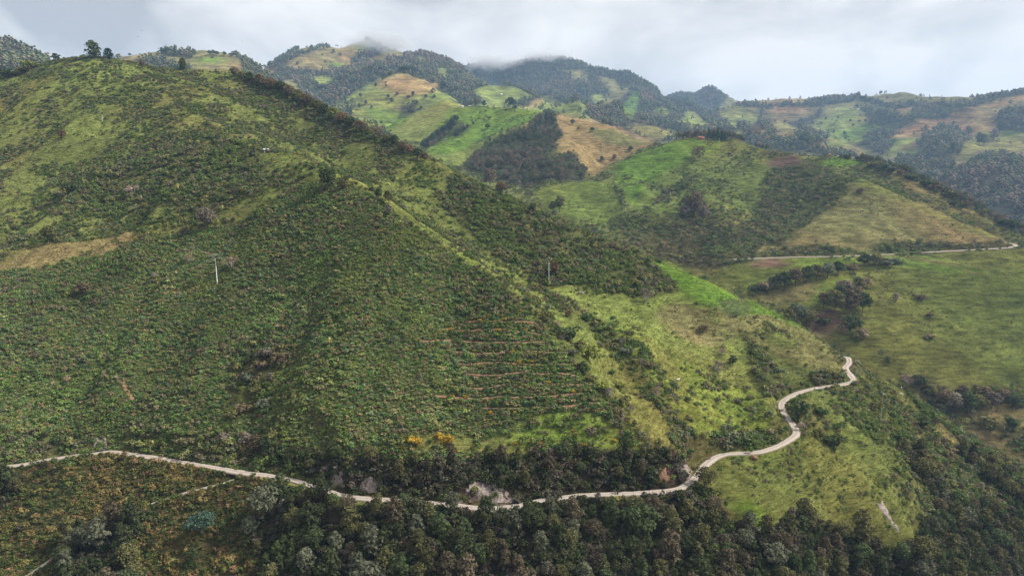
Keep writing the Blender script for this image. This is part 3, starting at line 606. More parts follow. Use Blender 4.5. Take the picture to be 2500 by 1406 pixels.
def join(parts):
    V = []; Q = []; off = 0
    for v, q in parts:
        V.append(v); Q.append(np.asarray(q) + off); off += len(v)
    return np.vstack(V), np.vstack(Q)
def lobes(rg, n, rx, rz, zc, top=1.0):
    """centres and radii of the clumps that make up a crown"""
    r = []
    for k in range(n):
        a = k * 2.399 + rg.random() * .8; h = (k + .5) / n; e = math.sin(math.pi * min(.97, .12 + .86 * h)) ** .7
        r.append((np.array([math.cos(a) * rx * e * (.35 + .65 * rg.random()), math.sin(a) * rx * e * (.35 + .65 * rg.random()), zc + (h - .5) * 2 * rz * top]), (.32 + .2 * rg.random()) * rx))
    return r
def crown_cards(rg, L_, per, size, up=.35):
    C = []; Nn = []
    for c, r in L_:
        d = rg.normal(size=(per, 3)); d /= np.linalg.norm(d, axis=1)[:, None]; d[:, 2] = np.where(d[:, 2] < -.35, -d[:, 2], d[:, 2])
        C.append(c + d * r * (.72 + .36 * rg.random((per, 1))) * (1, 1, .85)); Nn.append(d + (0, 0, up))
    C = np.vstack(C); Nn = np.vstack(Nn)
    return cards(rg, C, Nn / np.linalg.norm(Nn, axis=1)[:, None], size, .45)

def fern_mesh(rg, n=9):
    P = []
    for k in range(n):
        a = 2 * math.pi * k / n + rg.random() * .6; ln = .75 + .5 * rg.random(); up = .5 + .5 * rg.random(); w = .17 + .07 * rg.random()
        d = np.array([math.cos(a), math.sin(a), 0]); s = np.array([-d[1], d[0], 0]) * w
        p = [d * .05 + (0, 0, .1), d * ln * .45 + (0, 0, up * .75), d * ln * .8 + (0, 0, up * .78), d * ln * 1.05 + (0, 0, up * .55)]
        v = np.array([p[0] - s * .3, p[0] + s * .3, p[1] + s, p[1] - s, p[2] + s * .8, p[2] - s * .8, p[3] + s * .1, p[3] - s * .1])
        P.append((v, np.array([(0, 1, 2, 3), (3, 2, 4, 5), (5, 4, 6, 7)])))
    return join(P)
def shrub_mesh(rg, n=9, per=11, size=.2, h=1.0):
    L_ = [(np.array([rg.normal() * .34, rg.normal() * .34, h * (.3 + .55 * rg.random())]), .34 + .16 * rg.random()) for _ in range(n)]
    return crown_cards(rg, L_, per, size)
def tuft_mesh(rg):
    P = []
    for k in range(7):
        a = rg.random() * 6.28; d = np.array([math.cos(a), math.sin(a), 0]); s = np.array([-d[1], d[0], 0]) * .16; ln = .4 + .4 * rg.random()
        v = np.array([-s, s, d * ln * .6 + s * .8 + (0, 0, .7 * ln), d * ln * .6 - s * .8 + (0, 0, .7 * ln)]); P.append((v, np.array([(0, 1, 2, 3)])))
    return join(P)
def blob_mesh(rg, n=6, rx=.42, rz=.32, zc=.62):
    """a far crown: a heap of rough leaf clumps"""
    import bmesh
    b = bmesh.new(); bmesh.ops.create_icosphere(b, subdivisions=1, radius=1.0); bv = np.array([v.co[:] for v in b.verts]); bf = np.array([[v.index for v in f.verts] for f in b.faces]); b.free()
    V = []; T = []
    for i, (c, r) in enumerate(lobes(rg, n, rx, rz, zc)):
        v = bv * (r * (0.78 + .45 * rg.random((len(bv), 1)))) * (1, 1, .85) + c; T.append(bf + len(bv) * i); V.append(v)
    return np.vstack(V), np.vstack(T)
def tree_mesh(rg, L_n=13, per=26, size=.052, rx=.34, rz=.27, zc=.62):
    """trunk with limbs (h = 1), crown of leaf sprays"""
    L_ = lobes(rg, L_n, rx, rz, zc)
    w = [tube([(0, 0, -.06), (.01, 0, .12), (.02, .01, .34), (.01, .02, .6)], [.028, .021, .016, .007])]
    for c, r in L_[::3]:
        w.append(tube([(.012, .005, .2 + .25 * rg.random()), tuple(c * (.5, .5, .8)), tuple(c)], [.012, .008, .003], 4))
    return join(w), crown_cards(rg, L_, per, size)
def src_object(name, V, F, mats, split=None):
    me = mesh_np(name, V, quads=F) if F.shape[1] == 4 else mesh_np(name, V, tris=F)
    for m in mats: me.materials.append(m)
    if split is not None:
        mi = np.zeros(len(F), np.int32); mi[:split] = 1; me.polygons.foreach_set('material_index', mi)
    return bpy.data.objects.new(name, me)          # kept out of the scene: only a source for the mass
rg = np.random.default_rng(3)
S_FERN = [src_object('fern_clump', *fern_mesh(rg, 8 + k), [LEAF]) for k in range(4)]
S_SHRUB = [src_object('shrub_clump', *shrub_mesh(rg, 8 + k % 3, 12, .19, .8 + .2 * (k % 3)), [LEAF]) for k in range(6)]
S_TUFT = [src_object('grass_tuft', *tuft_mesh(rg), [LEAF]) for k in range(3)]
S_BLOB = [src_object('far_tree', *blob_mesh(rg, 5 + k % 3), [LEAF]) for k in range(6)]
S_TREE = []
for k in range(5):
    (v1, f1), (v2, f2) = tree_mesh(rg, 11 + k, 24, .055 if k % 2 else .048, .30 + .03 * k, .27, .6)
    v, f = join([(v1, f1), (v2, f2)]); S_TREE.append(src_object('wood_tree', v, f, [LEAF, BARK], len(f1)))

# ------------------------------------------------------------------ masses of plants nobody could count
def scatter(name, label, sources, pos, scl, tint):
    n = len(pos)
    if n == 0: return
    me = mesh_np(name, pos)
    for an, ty, key, val in (('scl', 'FLOAT_VECTOR', 'vector', scl), ('tint', 'FLOAT_VECTOR', 'vector', tint), ('rz', 'FLOAT', 'value', RNG.random(n) * 6.283), ('idx', 'INT', 'value', RNG.integers(0, len(sources), n))):
        a = me.attributes.new(an, ty, 'POINT'); a.data.foreach_set(key, np.asarray(val, np.int32 if ty == 'INT' else np.float32).ravel())
    o = bpy.data.objects.new(name, me); o['kind'] = 'stuff'; o['label'] = label; COL.objects.link(o)
    me.materials.append(LEAF)
    g = bpy.data.node_groups.new(name, 'GeometryNodeTree')
    g.interface.new_socket('Geometry', in_out='INPUT', socket_type='NodeSocketGeometry'); g.interface.new_socket('Geometry', in_out='OUTPUT', socket_type='NodeSocketGeometry')
    N = g.nodes; Lk = g.links.new
    gi = N.new('NodeGroupInput'); go = N.new('NodeGroupOutput'); ip = N.new('GeometryNodeInstanceOnPoints'); jn = N.new('GeometryNodeJoinGeometry')
    for s in reversed(sources):
        oi = N.new('GeometryNodeObjectInfo'); oi.inputs['Object'].default_value = s; oi.inputs['As Instance'].default_value = False
        ti = N.new('GeometryNodeGeometryToInstance'); Lk(oi.outputs['Geometry'], ti.inputs[0]); Lk(ti.outputs[0], jn.inputs[0])
    def na(nm, ty):
        a = N.new('GeometryNodeInputNamedAttribute'); a.data_type = ty; a.inputs['Name'].default_value = nm; return a.outputs['Attribute']
    cx = N.new('ShaderNodeCombineXYZ'); Lk(na('rz', 'FLOAT'), cx.inputs['Z'])
    Lk(gi.outputs[0], ip.inputs['Points']); Lk(jn.outputs[0], ip.inputs['Instance']); ip.inputs['Pick Instance'].default_value = True
    Lk(na('idx', 'INT'), ip.inputs['Instance Index']); Lk(cx.outputs[0], ip.inputs['Rotation']); Lk(na('scl', 'FLOAT_VECTOR'), ip.inputs['Scale'])
    Lk(ip.outputs[0], go.inputs[0])
    md = o.modifiers.new('mass', 'NODES'); md.node_group = g
    return o

def seen(x, y, z, tol, steps=26):
    """keep what stands in view or just behind a crest"""
    vis = np.ones(len(x), bool)
    for t in np.linspace(.05, .985, steps):
        zz = CZ + (z - CZ) * t + tol
        vis &= zz > ground(x * t, y * t)
    return vis
def sample(F, dens, ymin=0, ymax=1e9, xmin=-1e9, xmax=1e9, tol=10.0):
    x0, x1 = max(F.x0, xmin), min(F.x0 + F.step * (F.nx - 2), xmax); y0, y1 = max(F.y0, ymin), min(F.y0 + F.step * (F.ny - 2), ymax)
    n = int((x1 - x0) * (y1 - y0) * dens); x = x0 + RNG.random(n) * (x1 - x0); y = y0 + RNG.random(n) * (y1 - y0)
    z = F.h(x, y); px, py, d = project(x, y, z)
    k = (px > -240) & (px < 2740) & (py < 1620) & (py > 40) & (d > 60)
    x, y, z = x[k], y[k], z[k]
    k = z >= ground(x, y) - .3
    x, y, z = x[k], y[k], z[k]
    k = seen(x, y, z, tol)
    return x[k], y[k], z[k]
ROADS = [(road_main, 2.1), (road_lower, 1.0), (road_far, 3.2)]
def off_road(x, y, extra=0.0):
    ok = np.ones(len(x), bool)
    for l, w in ROADS:
        m = (x > l[:, 0].min() - 9) & (x < l[:, 0].max() + 9) & (y > l[:, 1].min() - 9) & (y < l[:, 1].max() + 9)
        if m.any():
            d, _, _ = polydist(x[m], y[m], l); ok[m] &= d > w + extra
    return ok
def off_paths(x, y, w):
    ok = np.ones(len(x), bool); P = np.vstack(TL); lo = P.min(0) - 4; hi = P.max(0) + 4
    m = (x > lo[0]) & (x < hi[0]) & (y > lo[1]) & (y < hi[1])
    for l in TL:
        d, _, _ = polydist(x[m], y[m], l); ok[np.nonzero(m)[0][d < w]] = False
    return ok
PALS = {
 'scrub': [(0.123,0.159,0.046),(0.095,0.137,0.042),(0.168,0.174,0.061),(0.074,0.110,0.042),(0.174,0.151,0.083),(0.146,0.123,0.079),(0.134,0.157,0.083),(0.196,0.185,0.066),(0.101,0.140,0.044)],
 'fern':  [(0.153,0.214,0.057),(0.101,0.175,0.055),(0.242,0.184,0.113),(0.212,0.227,0.083),(0.084,0.148,0.062),(0.177,0.184,0.071),(0.115,0.186,0.059),(0.264,0.203,0.102),(0.153,0.203,0.102),(0.130,0.197,0.050),(0.188,0.220,0.066)],
 'brack': [(.190,.145,.056),(.070,.090,.028),(.150,.135,.046),(.095,.115,.034),(.200,.130,.068),(.075,.090,.028),(.130,.130,.036),(.060,.080,.030)],
 'wood':  [(.050,.058,.026),(.064,.064,.032),(.086,.078,.050),(.045,.060,.026),(.080,.062,.046),(.110,.098,.075),(.058,.074,.026)],
 'forest': [(.080,.094,.048),(.100,.104,.056),(.125,.112,.070),(.066,.086,.046),(.140,.112,.080)],
 'tuft':  [(.130,.160,.040),(.090,.125,.034),(.190,.180,.070),(.110,.115,.045),(.150,.170,.045)],
 'lush':  [(.100,.220,.026),(.120,.230,.034),(.085,.180,.030)],
 'dry':   [(.180,.160,.062),(.130,.130,.045),(.200,.150,.075)]}
def tints(pal, x, y, wl=25.0, jit=.16):
    """patchy choice from a palette, so that kinds grow in drifts"""
    P = np.array(PALS[pal]); n = len(P)
    f = NZ[7](x, y, wl, 3) * 1.25 - .125 + RNG.normal(size=len(x)) * .15
    k = np.clip(((f - .2) / .6 * n), 0, n - 1).astype(int)
    c = P[k] * (1 + RNG.normal(size=(len(x), 1)) * jit)
    return np.clip(c, .012, .6)
def sizes(n, lo, hi, flat=(.75, 1.1)):
    s = lo + (hi - lo) * RNG.random(n) ** 1.6
    return np.c_[s, s, s * (flat[0] + (flat[1] - flat[0]) * RNG.random(n))]
def isin(c, *names):
    return np.isin(c, [CI[k] for k in names])

# bracken and ferns on the near face
x, y, z = sample(NEAR, 2.7, 150, 560, tol=4)
c = cover(x, y, z); k = isin(c, 'fern', 'brack') & off_road(x, y, -.1) & off_paths(x, y, .5)
p3_ = RNG.random(len(x)); k &= p3_ < np.clip(1.25 - (y - 200) / 500, .5, 1) * np.clip(NZ[3](x, y, 13.0, 4, .6) * 3.4 - .6, .45, 1)
x, y, z, c = x[k], y[k], z[k], c[k]
t = np.where(isin(c, 'fern')[:, None], tints('fern', x, y, 26.0), tints('brack', x, y, 14.0))
scatter('fern_undergrowth', 'dense green and rusty bracken covering the near slope', S_FERN + S_SHRUB[:4], np.c_[x, y, z - .1], sizes(len(x), .34, .98, (1.0, 1.6)) * (.55 + 1.0 * NZ[4](x, y, 11.0, 3))[:, None] * np.exp(RNG.normal(size=(len(x), 1)) * .22), t * (.62 + .76 * NZ[1](x, y, 38.0, 3))[:, None])
# low shrubs
x, y, z = sample(NEAR, .5, 150, 800, tol=6)
c = cover(x, y, z); n_ = NZ[4](x, y, 17.0, 4, .55); n2_ = NZ[6](x, y, 60.0, 3)
dn = np.select([isin(c, 'fern'), isin(c, 'brack'), isin(c, 'scrub'), isin(c, 'thicket'), isin(c, 'rock'), isin(c, 'wood'), isin(c, 'grassy'), isin(c, 'slope', 'lime'), isin(c, 'dry'), isin(c, 'pasture', 'olive')],
               [np.clip((n_ - .44) * 1.9, .02, .55), .42 + 0 * n_, np.clip((n_ - .40) * 3.2 + (n2_ - .5) * .8, .02, .60), np.clip((n_ - .30) * 3.5, .15, .85), .16 + 0 * n_, .9 + 0 * n_, np.clip((n_ - .42) * 2.2, .05, .5), np.clip((n_ - .44) * 2.4, .05, .5), np.clip((n_ - .52) * 1.6, .012, .3), np.clip((n_ - .55) * 1.8, .006, .3)], 0.0)
k = (RNG.random(len(x)) < dn) & off_road(x, y, .5) & off_paths(x, y, 1.0)
x, y, z, c = x[k], y[k], z[k], c[k]
t = np.where(isin(c, 'wood')[:, None], tints('wood', x, y), np.where(isin(c, 'brack')[:, None], tints('brack', x, y), tints('scrub', x, y, 22.0)))
s = sizes(len(x), .75, 2.3, (.7, 1.15)); s[isin(c, 'fern')] *= 1.05; s[isin(c, 'thicket')] *= 1.3; s[isin(c, 'wood')] *= 1.45; s[isin(c, 'slope', 'pasture', 'olive', 'dry')] *= .62
scatter('shrub_undergrowth', 'low round shrubs scattered densely over the near hill', S_SHRUB, np.c_[x, y, z - .15 * s[:, 2]], s, t)
# tufts in the near pastures
x, y, z = sample(NEAR, 1.6, 150, 800, tol=3)
c = cover(x, y, z); k = isin(c, 'pasture', 'grassy', 'slope', 'dry', 'olive', 'lush', 'lime', 'scrub', 'tan', 'crop', 'fern') & off_road(x, y, .1) & (RNG.random(len(x)) < np.clip(NZ[2](x, y, 9.0, 3) * 1.9 - .5, .06, .9))
x, y, z, c = x[k], y[k], z[k], c[k]
t = np.where(isin(c, 'lush', 'lime')[:, None], tints('lush', x, y), np.where(isin(c, 'dry', 'tan', 'olive')[:, None], tints('dry', x, y), tints('tuft', x, y)))
scatter('grass', 'tufty grass in the near pastures', S_TUFT, np.c_[x, y, z - .04], sizes(len(x), .4, 1.15, (.5, .9)), t)
# wood below and above the road
x, y, z = sample(NEAR, .055, 150, 560, tol=8)
c = cover(x, y, z); px_, py_, _ = project(x, y, z)
k = ((isin(c, 'wood')) | (isin(c, 'thicket') & (RNG.random(len(x)) < .25)) | (isin(c, 'brack') & (RNG.random(len(x)) < .05))) & off_road(x, y, 1.6)
x, y, z, c = x[k], y[k], z[k], c[k]
near_road = ~off_road(x, y, 9.0)
s = sizes(len(x), 3.2, 7.5, (.85, 1.2)); s[near_road] *= .62; s[isin(c, 'thicket')] *= .6
scatter('woodland_undergrowth', 'small trees filling the dark wood beside the road', S_TREE, np.c_[x, y, z], s * (1, 1, 1), tints('wood', x, y, 20.0))

# middle hills
x, y, z = sample(MID, .16, 450, 1650, tol=6)
c = cover(x, y, z); n_ = NZ[4](x, y, 34.0, 4, .55)
dn = np.select([isin(c, 'thicket'), isin(c, 'scrub'), isin(c, 'slope'), isin(c, 'lush'), isin(c, 'dry'), isin(c, 'field', 'olive'), isin(c, 'pasture', 'tan')],
               [np.clip((n_ - .2) * 1.6, .15, .6), np.clip((n_ - .35) * 2.6, .05, .65), np.clip((n_ - .45) * 1.8, .03, .4), np.clip((n_ - .52) * 1.2, .01, .2), np.clip((n_ - .50) * 1.0, .01, .25), np.clip((n_ - .56) * 1.5, .008, .3), np.clip((n_ - .6) * .6, .002, .1)], 0.0)
k = (RNG.random(len(x)) < dn) & off_road(x, y, 1.0)
x, y, z, c = x[k], y[k], z[k], c[k]
s = sizes(len(x), .9, 3.0, (.6, 1.0)); s[isin(c, 'field', 'olive', 'pasture', 'tan', 'dry')] *= .55; s[isin(c, 'thicket')] *= 1.25
scatter('hill_shrubbery', 'shrubs scattered over the hills beyond the near ridge', S_SHRUB, np.c_[x, y, z - .15 * s[:, 2]], s, tints('scrub', x, y, 60.0) * 1.1)
x, y, z = sample(MID, .20, 450, 1300, tol=3)
c = cover(x, y, z); k = isin(c, 'field', 'olive', 'dry', 'slope', 'lush', 'tan', 'pasture') & off_road(x, y, .5) & (RNG.random(len(x)) < np.clip(NZ[2](x * .6, y, 16.0, 3) * 2.4 - .8, .03, .9))
x, y, z, c = x[k], y[k], z[k], c[k]
scatter('grass', 'tufty grass in the fields of the middle hills', S_TUFT, np.c_[x, y, z - .04], sizes(len(x), .6, 1.7, (.45, .8)), np.where(isin(c, 'dry', 'tan')[:, None], tints('dry', x, y), tints('tuft', x, y)) * .8)
x, y, z = sample(MID, .030, 450, 1720, tol=10)
c = cover(x, y, z); k = (isin(c, 'forest') | (isin(c, 'thicket') & (RNG.random(len(x)) < .35)) | (isin(c, 'scrub') & (RNG.random(len(x)) < .06))) & off_road(x, y, 3.0)
x, y, z, c = x[k], y[k], z[k], c[k]
s = sizes(len(x), 5.0, 11.0, (.9, 1.25)); s[~isin(c, 'forest')] *= .6
scatter('hill_forest', 'dark woods in the folds of the middle hills', S_TREE, np.c_[x, y, z], s, tints('forest', x, y, 60.0) * 1.15)
# far mountains
x, y, z = sample(FAR, .0085, 1150, 5300, tol=22)
c = cover(x, y, z); k = isin(c, 'forest') | (RNG.random(len(x)) < .02)
x, y, z = x[k], y[k], z[k]
s = sizes(len(x), 9.0, 20.0, (.8, 1.2))
scatter('mountain_forest', 'cloud forest covering the far mountains', S_BLOB, np.c_[x, y, z - 1.5], s, tints('forest', x, y, 220.0) * 1.2)

# ------------------------------------------------------------------ single trees, palms and bushes
LEAFC = {n: leaf_mat('leaf_' + n, c) for n, c in {
 'dark green': (.062,.080,.034), 'deep green': (.066,.100,.034), 'olive': (.125,.122,.046), 'brown': (.145,.112,.068), 'rusty': (.155,.100,.060), 'grey-green': (.115,.125,.078), 'grey-brown': (.165,.138,.105),
 'pale tan': (.270,.205,.140), 'pinkish': (.260,.195,.160), 'yellow-green': (.160,.180,.040), 'golden': (.330,.220,.032), 'bluish green': (.050,.082,.058), 'bright green': (.110,.185,.040), 'blackish green': (.050,.060,.027), 'dark olive': (.098,.094,.040), 'dull brown': (.098,.080,.050), 'dull grey-green': (.104,.108,.068), 'silvery': (.280,.280,.250)}.items()}
def me_obj(name, V, F, mat):
    me = mesh_np(name, V, quads=F) if F.shape[1] == 4 else mesh_np(name, V, tris=F)
    me.materials.append(mat); return me
rg = np.random.default_rng(11)
def proto(n, per, size, rx, rz, zc, nb=3):
    (v1, f1), (v2, f2) = tree_mesh(rg, n, per, size, rx, rz, zc)
    return [('trunk', me_obj('trunk', v1, f1, BARK)), ('crown', me_obj('crown', v2, f2, LEAFC['olive']))]
def conifer(rg):
    C = []; Nn = []
    for k in range(150):
        h = .12 + .88 * (k / 150) ** .85; r = .22 * (1 - h) ** .75 + .015
        for j in range(4):
            a = rg.random() * 6.28; d = np.array([math.cos(a), math.sin(a), -.25]); C.append(d * r * (.5 + .55 * rg.random()) + (0, 0, h)); Nn.append(d + (0, 0, .8))
    v, f = cards(rg, np.array(C), np.array(Nn), np.full(len(C), .042), .4)
    return [('trunk', me_obj('trunk', *tube([(0, 0, -.05), (0, 0, .5), (0, 0, .97)], [.02, .014, .003]), BARK)), ('crown', me_obj('crown', v, f, LEAFC['olive']))]
def sparse(rg):
    """tall ragged tree: bare lower stem, loose tiers"""
    T = [tube([(0, 0, -.05), (.01, 0, .4), (.0, .01, .95)], [.016, .012, .003])]; C = []; Nn = []
    for k in range(16):
        h = .34 + .62 * k / 16; a = k * 2.4; r = .17 * (1.15 - abs(h - .6)) * (.6 + .6 * rg.random()); e = np.array([math.cos(a) * r, math.sin(a) * r, h + .05])
        T.append(tube([(0, 0, h), tuple(e)], [.006, .003], 4))
        d = rg.normal(size=(26, 3)); C.append(e + d * (.045, .045, .03)); Nn.append(d + (0, 0, .6))
    v, f = cards(rg, np.vstack(C), np.vstack(Nn), np.full(26 * 16, .032), .5)
    return [('trunk', me_obj('trunk', *join(T), BARK)), ('crown', me_obj('crown', v, f, LEAFC['olive']))]
def bush(rg, n=11, per=34, size=.10):
    L_ = [(np.array([rg.normal() * .23, rg.normal() * .23, .28 + .42 * rg.random()]), .2 + .1 * rg.random()) for _ in range(n)]
    T = [tube([(0, 0, -.1), tuple(c * .6), tuple(c)], [.02, .014, .004], 4) for c, r in L_[::2]]
    v, f = crown_cards(rg, L_, per, size)
    return [('stem', me_obj('stem', *join(T), BARK)), ('foliage', me_obj('foliage', v, f, LEAFC['olive']))]
def airy(rg):
    """half bare shrub: twigs show"""
    T = []; C = []; Nn = []
    for k in range(26):
        a = rg.random() * 6.28; e = rg.random() * 1.25; d = np.array([math.cos(a) * math.sin(e), math.sin(a) * math.sin(e), math.cos(e) * .9 + .1]) * (.35 + .25 * rg.random()) + (0, 0, .2)
        T.append(tube([(0, 0, -.08), tuple(d * (.4, .4, .6)), tuple(d)], [.012, .008, .003], 4)); q = rg.normal(size=(14, 3)); C.append(d + q * .07); Nn.append(q + (0, 0, .5))
    v, f = cards(rg, np.vstack(C), np.vstack(Nn), np.full(26 * 14, .045), .6)
    return [('stem', me_obj('stem', *join(T), PALEBARK)), ('foliage', me_obj('foliage', v, f, LEAFC['grey-brown']))]
def palm(rg, stem=.82, fr=17, ln=.24, droop=.8):
    T = tube([(0, 0, -.05), (.004, 0, .3 * stem), (.0, .004, .7 * stem), (0, 0, stem)], [.016, .0125, .0115, .012], 8)
    F = []
    for k in range(fr):
        a = 6.283 * k / fr + rg.random() * .3; el = .15 + 1.15 * rg.random(); d = np.array([math.cos(a), math.sin(a), 0]); s = np.array([-d[1], d[0], 0]) * .03
        p = []
        for t in np.linspace(0, 1, 6):
            p.append(np.array([0, 0, stem]) + d * ln * t * math.cos(el * (1 - .5 * t)) + np.array([0, 0, ln * (t * math.sin(el) - droop * t * t * .7)]))
        w = [.15, .8, 1, .95, .7, .1]
        v = np.array([q for i, c in enumerate(p) for q in (c - s * w[i] - (0, 0, .012 * w[i]), c, c + s * w[i] - (0, 0, .012 * w[i]))])
        F.append((v, np.array([q for i in range(5) for q in ((3 * i, 3 * i + 1, 3 * i + 4, 3 * i + 3), (3 * i + 1, 3 * i + 2, 3 * i + 5, 3 * i + 4))])))
    return [('trunk', me_obj('trunk', *T, None)), ('crown', me_obj('crown', *join(F), LEAFC['grey-green']))]
WAXBARK = plain_mat('white_wax_bark', (.72, .72, .68), .12, 2.0, .7)
PROTO = {
 'full': [proto(20, 60, .045, .40, .40, .52), proto(18, 60, .046, .37, .38, .5)],
 'round': [proto(15, 62, .045, .36, .26, .62) for _ in range(2)] + [proto(12, 70, .045, .33, .28, .6)],
 'broad': [proto(17, 64, .042, .46, .22, .66) for _ in range(2)],
 'tall':  [proto(14, 62, .042, .24, .34, .6) for _ in range(2)],
 'conifer': [conifer(rg) for _ in range(2)], 'sparse': [sparse(rg) for _ in range(3)],
 'bush': [bush(rg) for _ in range(3)], 'airy': [airy(rg) for _ in range(2)]}
PROTO['palm'] = [palm(rg)]; PROTO['short_palm'] = [palm(rg, .45, 15, .5, .9)]; PROTO['withered_palm'] = [palm(rg, .5, 13, .42, 1.5)]
for k in ('palm', 'short_palm', 'withered_palm'):
    for p in PROTO[k]: p[0][1].materials.clear(); p[0][1].materials.append(WAXBARK if k == 'palm' else BARK)
WIDTH = {'full': .9, 'round': .80, 'broad': .98, 'tall': .56, 'conifer': .46, 'sparse': .42, 'bush': .95, 'airy': 1.0, 'palm': .5, 'short_palm': .95, 'withered_palm': .8}
KNAME = {'full': 'dense_tree', 'round': 'broadleaf_tree', 'broad': 'spreading_tree', 'tall': 'tall_tree', 'conifer': 'conifer_tree', 'sparse': 'ragged_tree', 'bush': 'bush', 'airy': 'twiggy_shrub', 'palm': 'wax_palm', 'short_palm': 'palm_tree', 'withered_palm': 'palm_tree'}
CAT = {'bush': 'bush', 'airy': 'shrub', 'palm': 'palm', 'short_palm': 'palm', 'withered_palm': 'palm'}
def plant_at(p, kind, h, w, colour, label, group=None):
    """one tree: an Empty at its foot with trunk and crown (meshes shared between look-alikes)"""
    e = bpy.data.objects.new(KNAME[kind], None); e.empty_display_size = .5
    e.location = (float(p[0]), float(p[1]), float(p[2]) - .02 * h)
    sw = w / WIDTH[kind]
    e.scale = (sw, sw, h); e.rotation_euler = (RNG.normal() * .03, RNG.normal() * .03, RNG.random() * 6.28)
    e['label'] = label; e['category'] = CAT.get(kind, 'tree')
    if group: e['group'] = group
    COL.objects.link(e)
    pr = PROTO[kind]; pr = pr[int(RNG.integers(0, len(pr)))]
    for nm, me in pr:
        o = bpy.data.objects.new(nm, me); COL.objects.link(o); o.parent = e
        if nm in ('crown', 'foliage'):
            o.material_slots[0].link = 'OBJECT'; o.material_slots[0].material = LEAFC[colour]
    return e
def plant(px, py, hpx, wpx, kind, colour, label, group=None):
    p = hit(px, py); _, _, d = project(*p)
    m = float(d) / FPX
    return plant_at(p, kind, hpx * m, wpx * m, colour, label, group)
ORD = ['first','second','third','fourth','fifth','sixth','seventh','eighth','ninth','tenth','eleventh','twelfth','thirteenth','fourteenth','fifteenth','sixteenth','seventeenth','eighteenth','nineteenth','twentieth']
def nth(k):
    if k < 20: return ORD[k]
    n = k + 1
    return str(n) + {1: 'st', 2: 'nd', 3: 'rd'}.get(n % 10 if n % 100 not in (11, 12, 13) else 0, 'th')
NOUN = {'full': 'dense tree', 'bush': 'bush', 'airy': 'twiggy shrub', 'conifer': 'conifer', 'sparse': 'ragged tree', 'broad': 'spreading tree', 'tall': 'slender tree', 'round': 'tree', 'palm': 'wax palm', 'short_palm': 'palm', 'withered_palm': 'withered palm'}
def row(where, group, rows, kind, colours):
    """a row or cluster; each member is told apart by its colour and its place counted from the left"""
    rows = sorted(rows, key=lambda r: r[0])
    for k, r in enumerate(rows):
        kd = r[4] if len(r) > 4 and r[4] else kind
        col = r[5] if len(r) > 5 else colours[k % len(colours)]
        plant(r[0], r[1], r[2], r[3], kd, col, f'{col} {NOUN[kd]}, {nth(k)} from left {where}', group)

D_, DG, OL, BR, RU, GG, GB, TAN = 'dark green', 'deep green', 'olive', 'brown', 'rusty', 'grey-green', 'grey-brown', 'pale tan'
one = plant
one(228,143,42,42,'full',D_,'big dark tree standing alone on the grassy summit of the left hill')
one(266,147,27,28,'full','bluish green','bluish tree just right of the big summit tree')
one(137,150,20,24,'round',D_,'small dark tree on the skyline left of the summit')
one(20,192,26,38,'bush',D_,'round dark bush at the left edge near the skyline')
one(60,180,20,26,'bush',OL,'olive bush below the skyline, next to the yellowish one')
one(80,170,24,32,'bush','yellow-green','yellowish bush on the left skyline')
one(347,168,20,17,'tall',BR,'small brown tree on the saddle right of the summit')
one(446,173,30,24,'full',D_,'lone dark tree on the saddle with a short clear trunk')
one(152,342,24,22,'round',RU,'rust red tree in the scrub of the left hill')
one(250,300,26,14,'palm',GG,'small wax palm with pale trunk high on the left hill')
one(170,476,32,46,'broad',D_,'dark spreading tree with pale trunk on the left slope')
one(503,562,56,46,'round',GB,'large grey-brown tree on the slope above the white palm')
one(566,657,36,46,'airy',TAN,'pale tan round shrub right of the white trunked palm')
one(462,645,26,26,'airy',TAN,'small tan shrub left of the white trunked palm')
one(122,597,48,42,'round',OL,'olive brown tree at the upper edge of the dry clearing')
one(326,474,26,46,'airy','pinkish','pale leafless looking shrub on the grass strip of the left slope')
one(205,725,34,44,'round',BR,'brown tree in the ferns below the dry clearing')
one(531,694,82,42,'palm',GG,'tall wax palm with bright white trunk on the fern slope')
one(379,692,40,24,'withered_palm',GB,'short drooping palm left of the tall white palm')
one(1340,693,72,24,'palm',GB,'thin wax palm rising from the thicket on the second ridge')
one(1354,678,40,28,'tall',RU,'rusty tree beside the thin wax palm')
one(2091,893,26,22,'withered_palm',GB,'drooping grey palm behind the last road bend')
one(2152,968,16,26,'short_palm','silvery','silvery palm below the last road bend')
one(885,1348,44,30,'short_palm','yellow-green','small palm with thin stem in the wood below the road')
one(868,1402,30,40,'short_palm',GG,'low palm at the lower edge, under the thin stemmed one')
one(298,1412,26,34,'short_palm','silvery','silvery palm fronds at the lower edge on the left')
one(462,1385,22,26,'short_palm','bright green','bright green tree fern in the bracken below the left road')
one(495,1318,64,70,'broad','bluish green','round blue-green tree in the bracken below the road fork')
one(610,1310,52,50,'round','grey-green','grey-green tree right of the round blue-green one')
row('on the first spur crest', 'trees on the crest of the first spur', [(800,468,54,46),(838,470,34,30),(908,474,18,18),(925,492,34,22),(950,506,42,26,None,OL),(949,530,34,24,None,GB),(1003,556,16,14)], 'round', [D_, OL, D_, D_, OL, GB, D_])
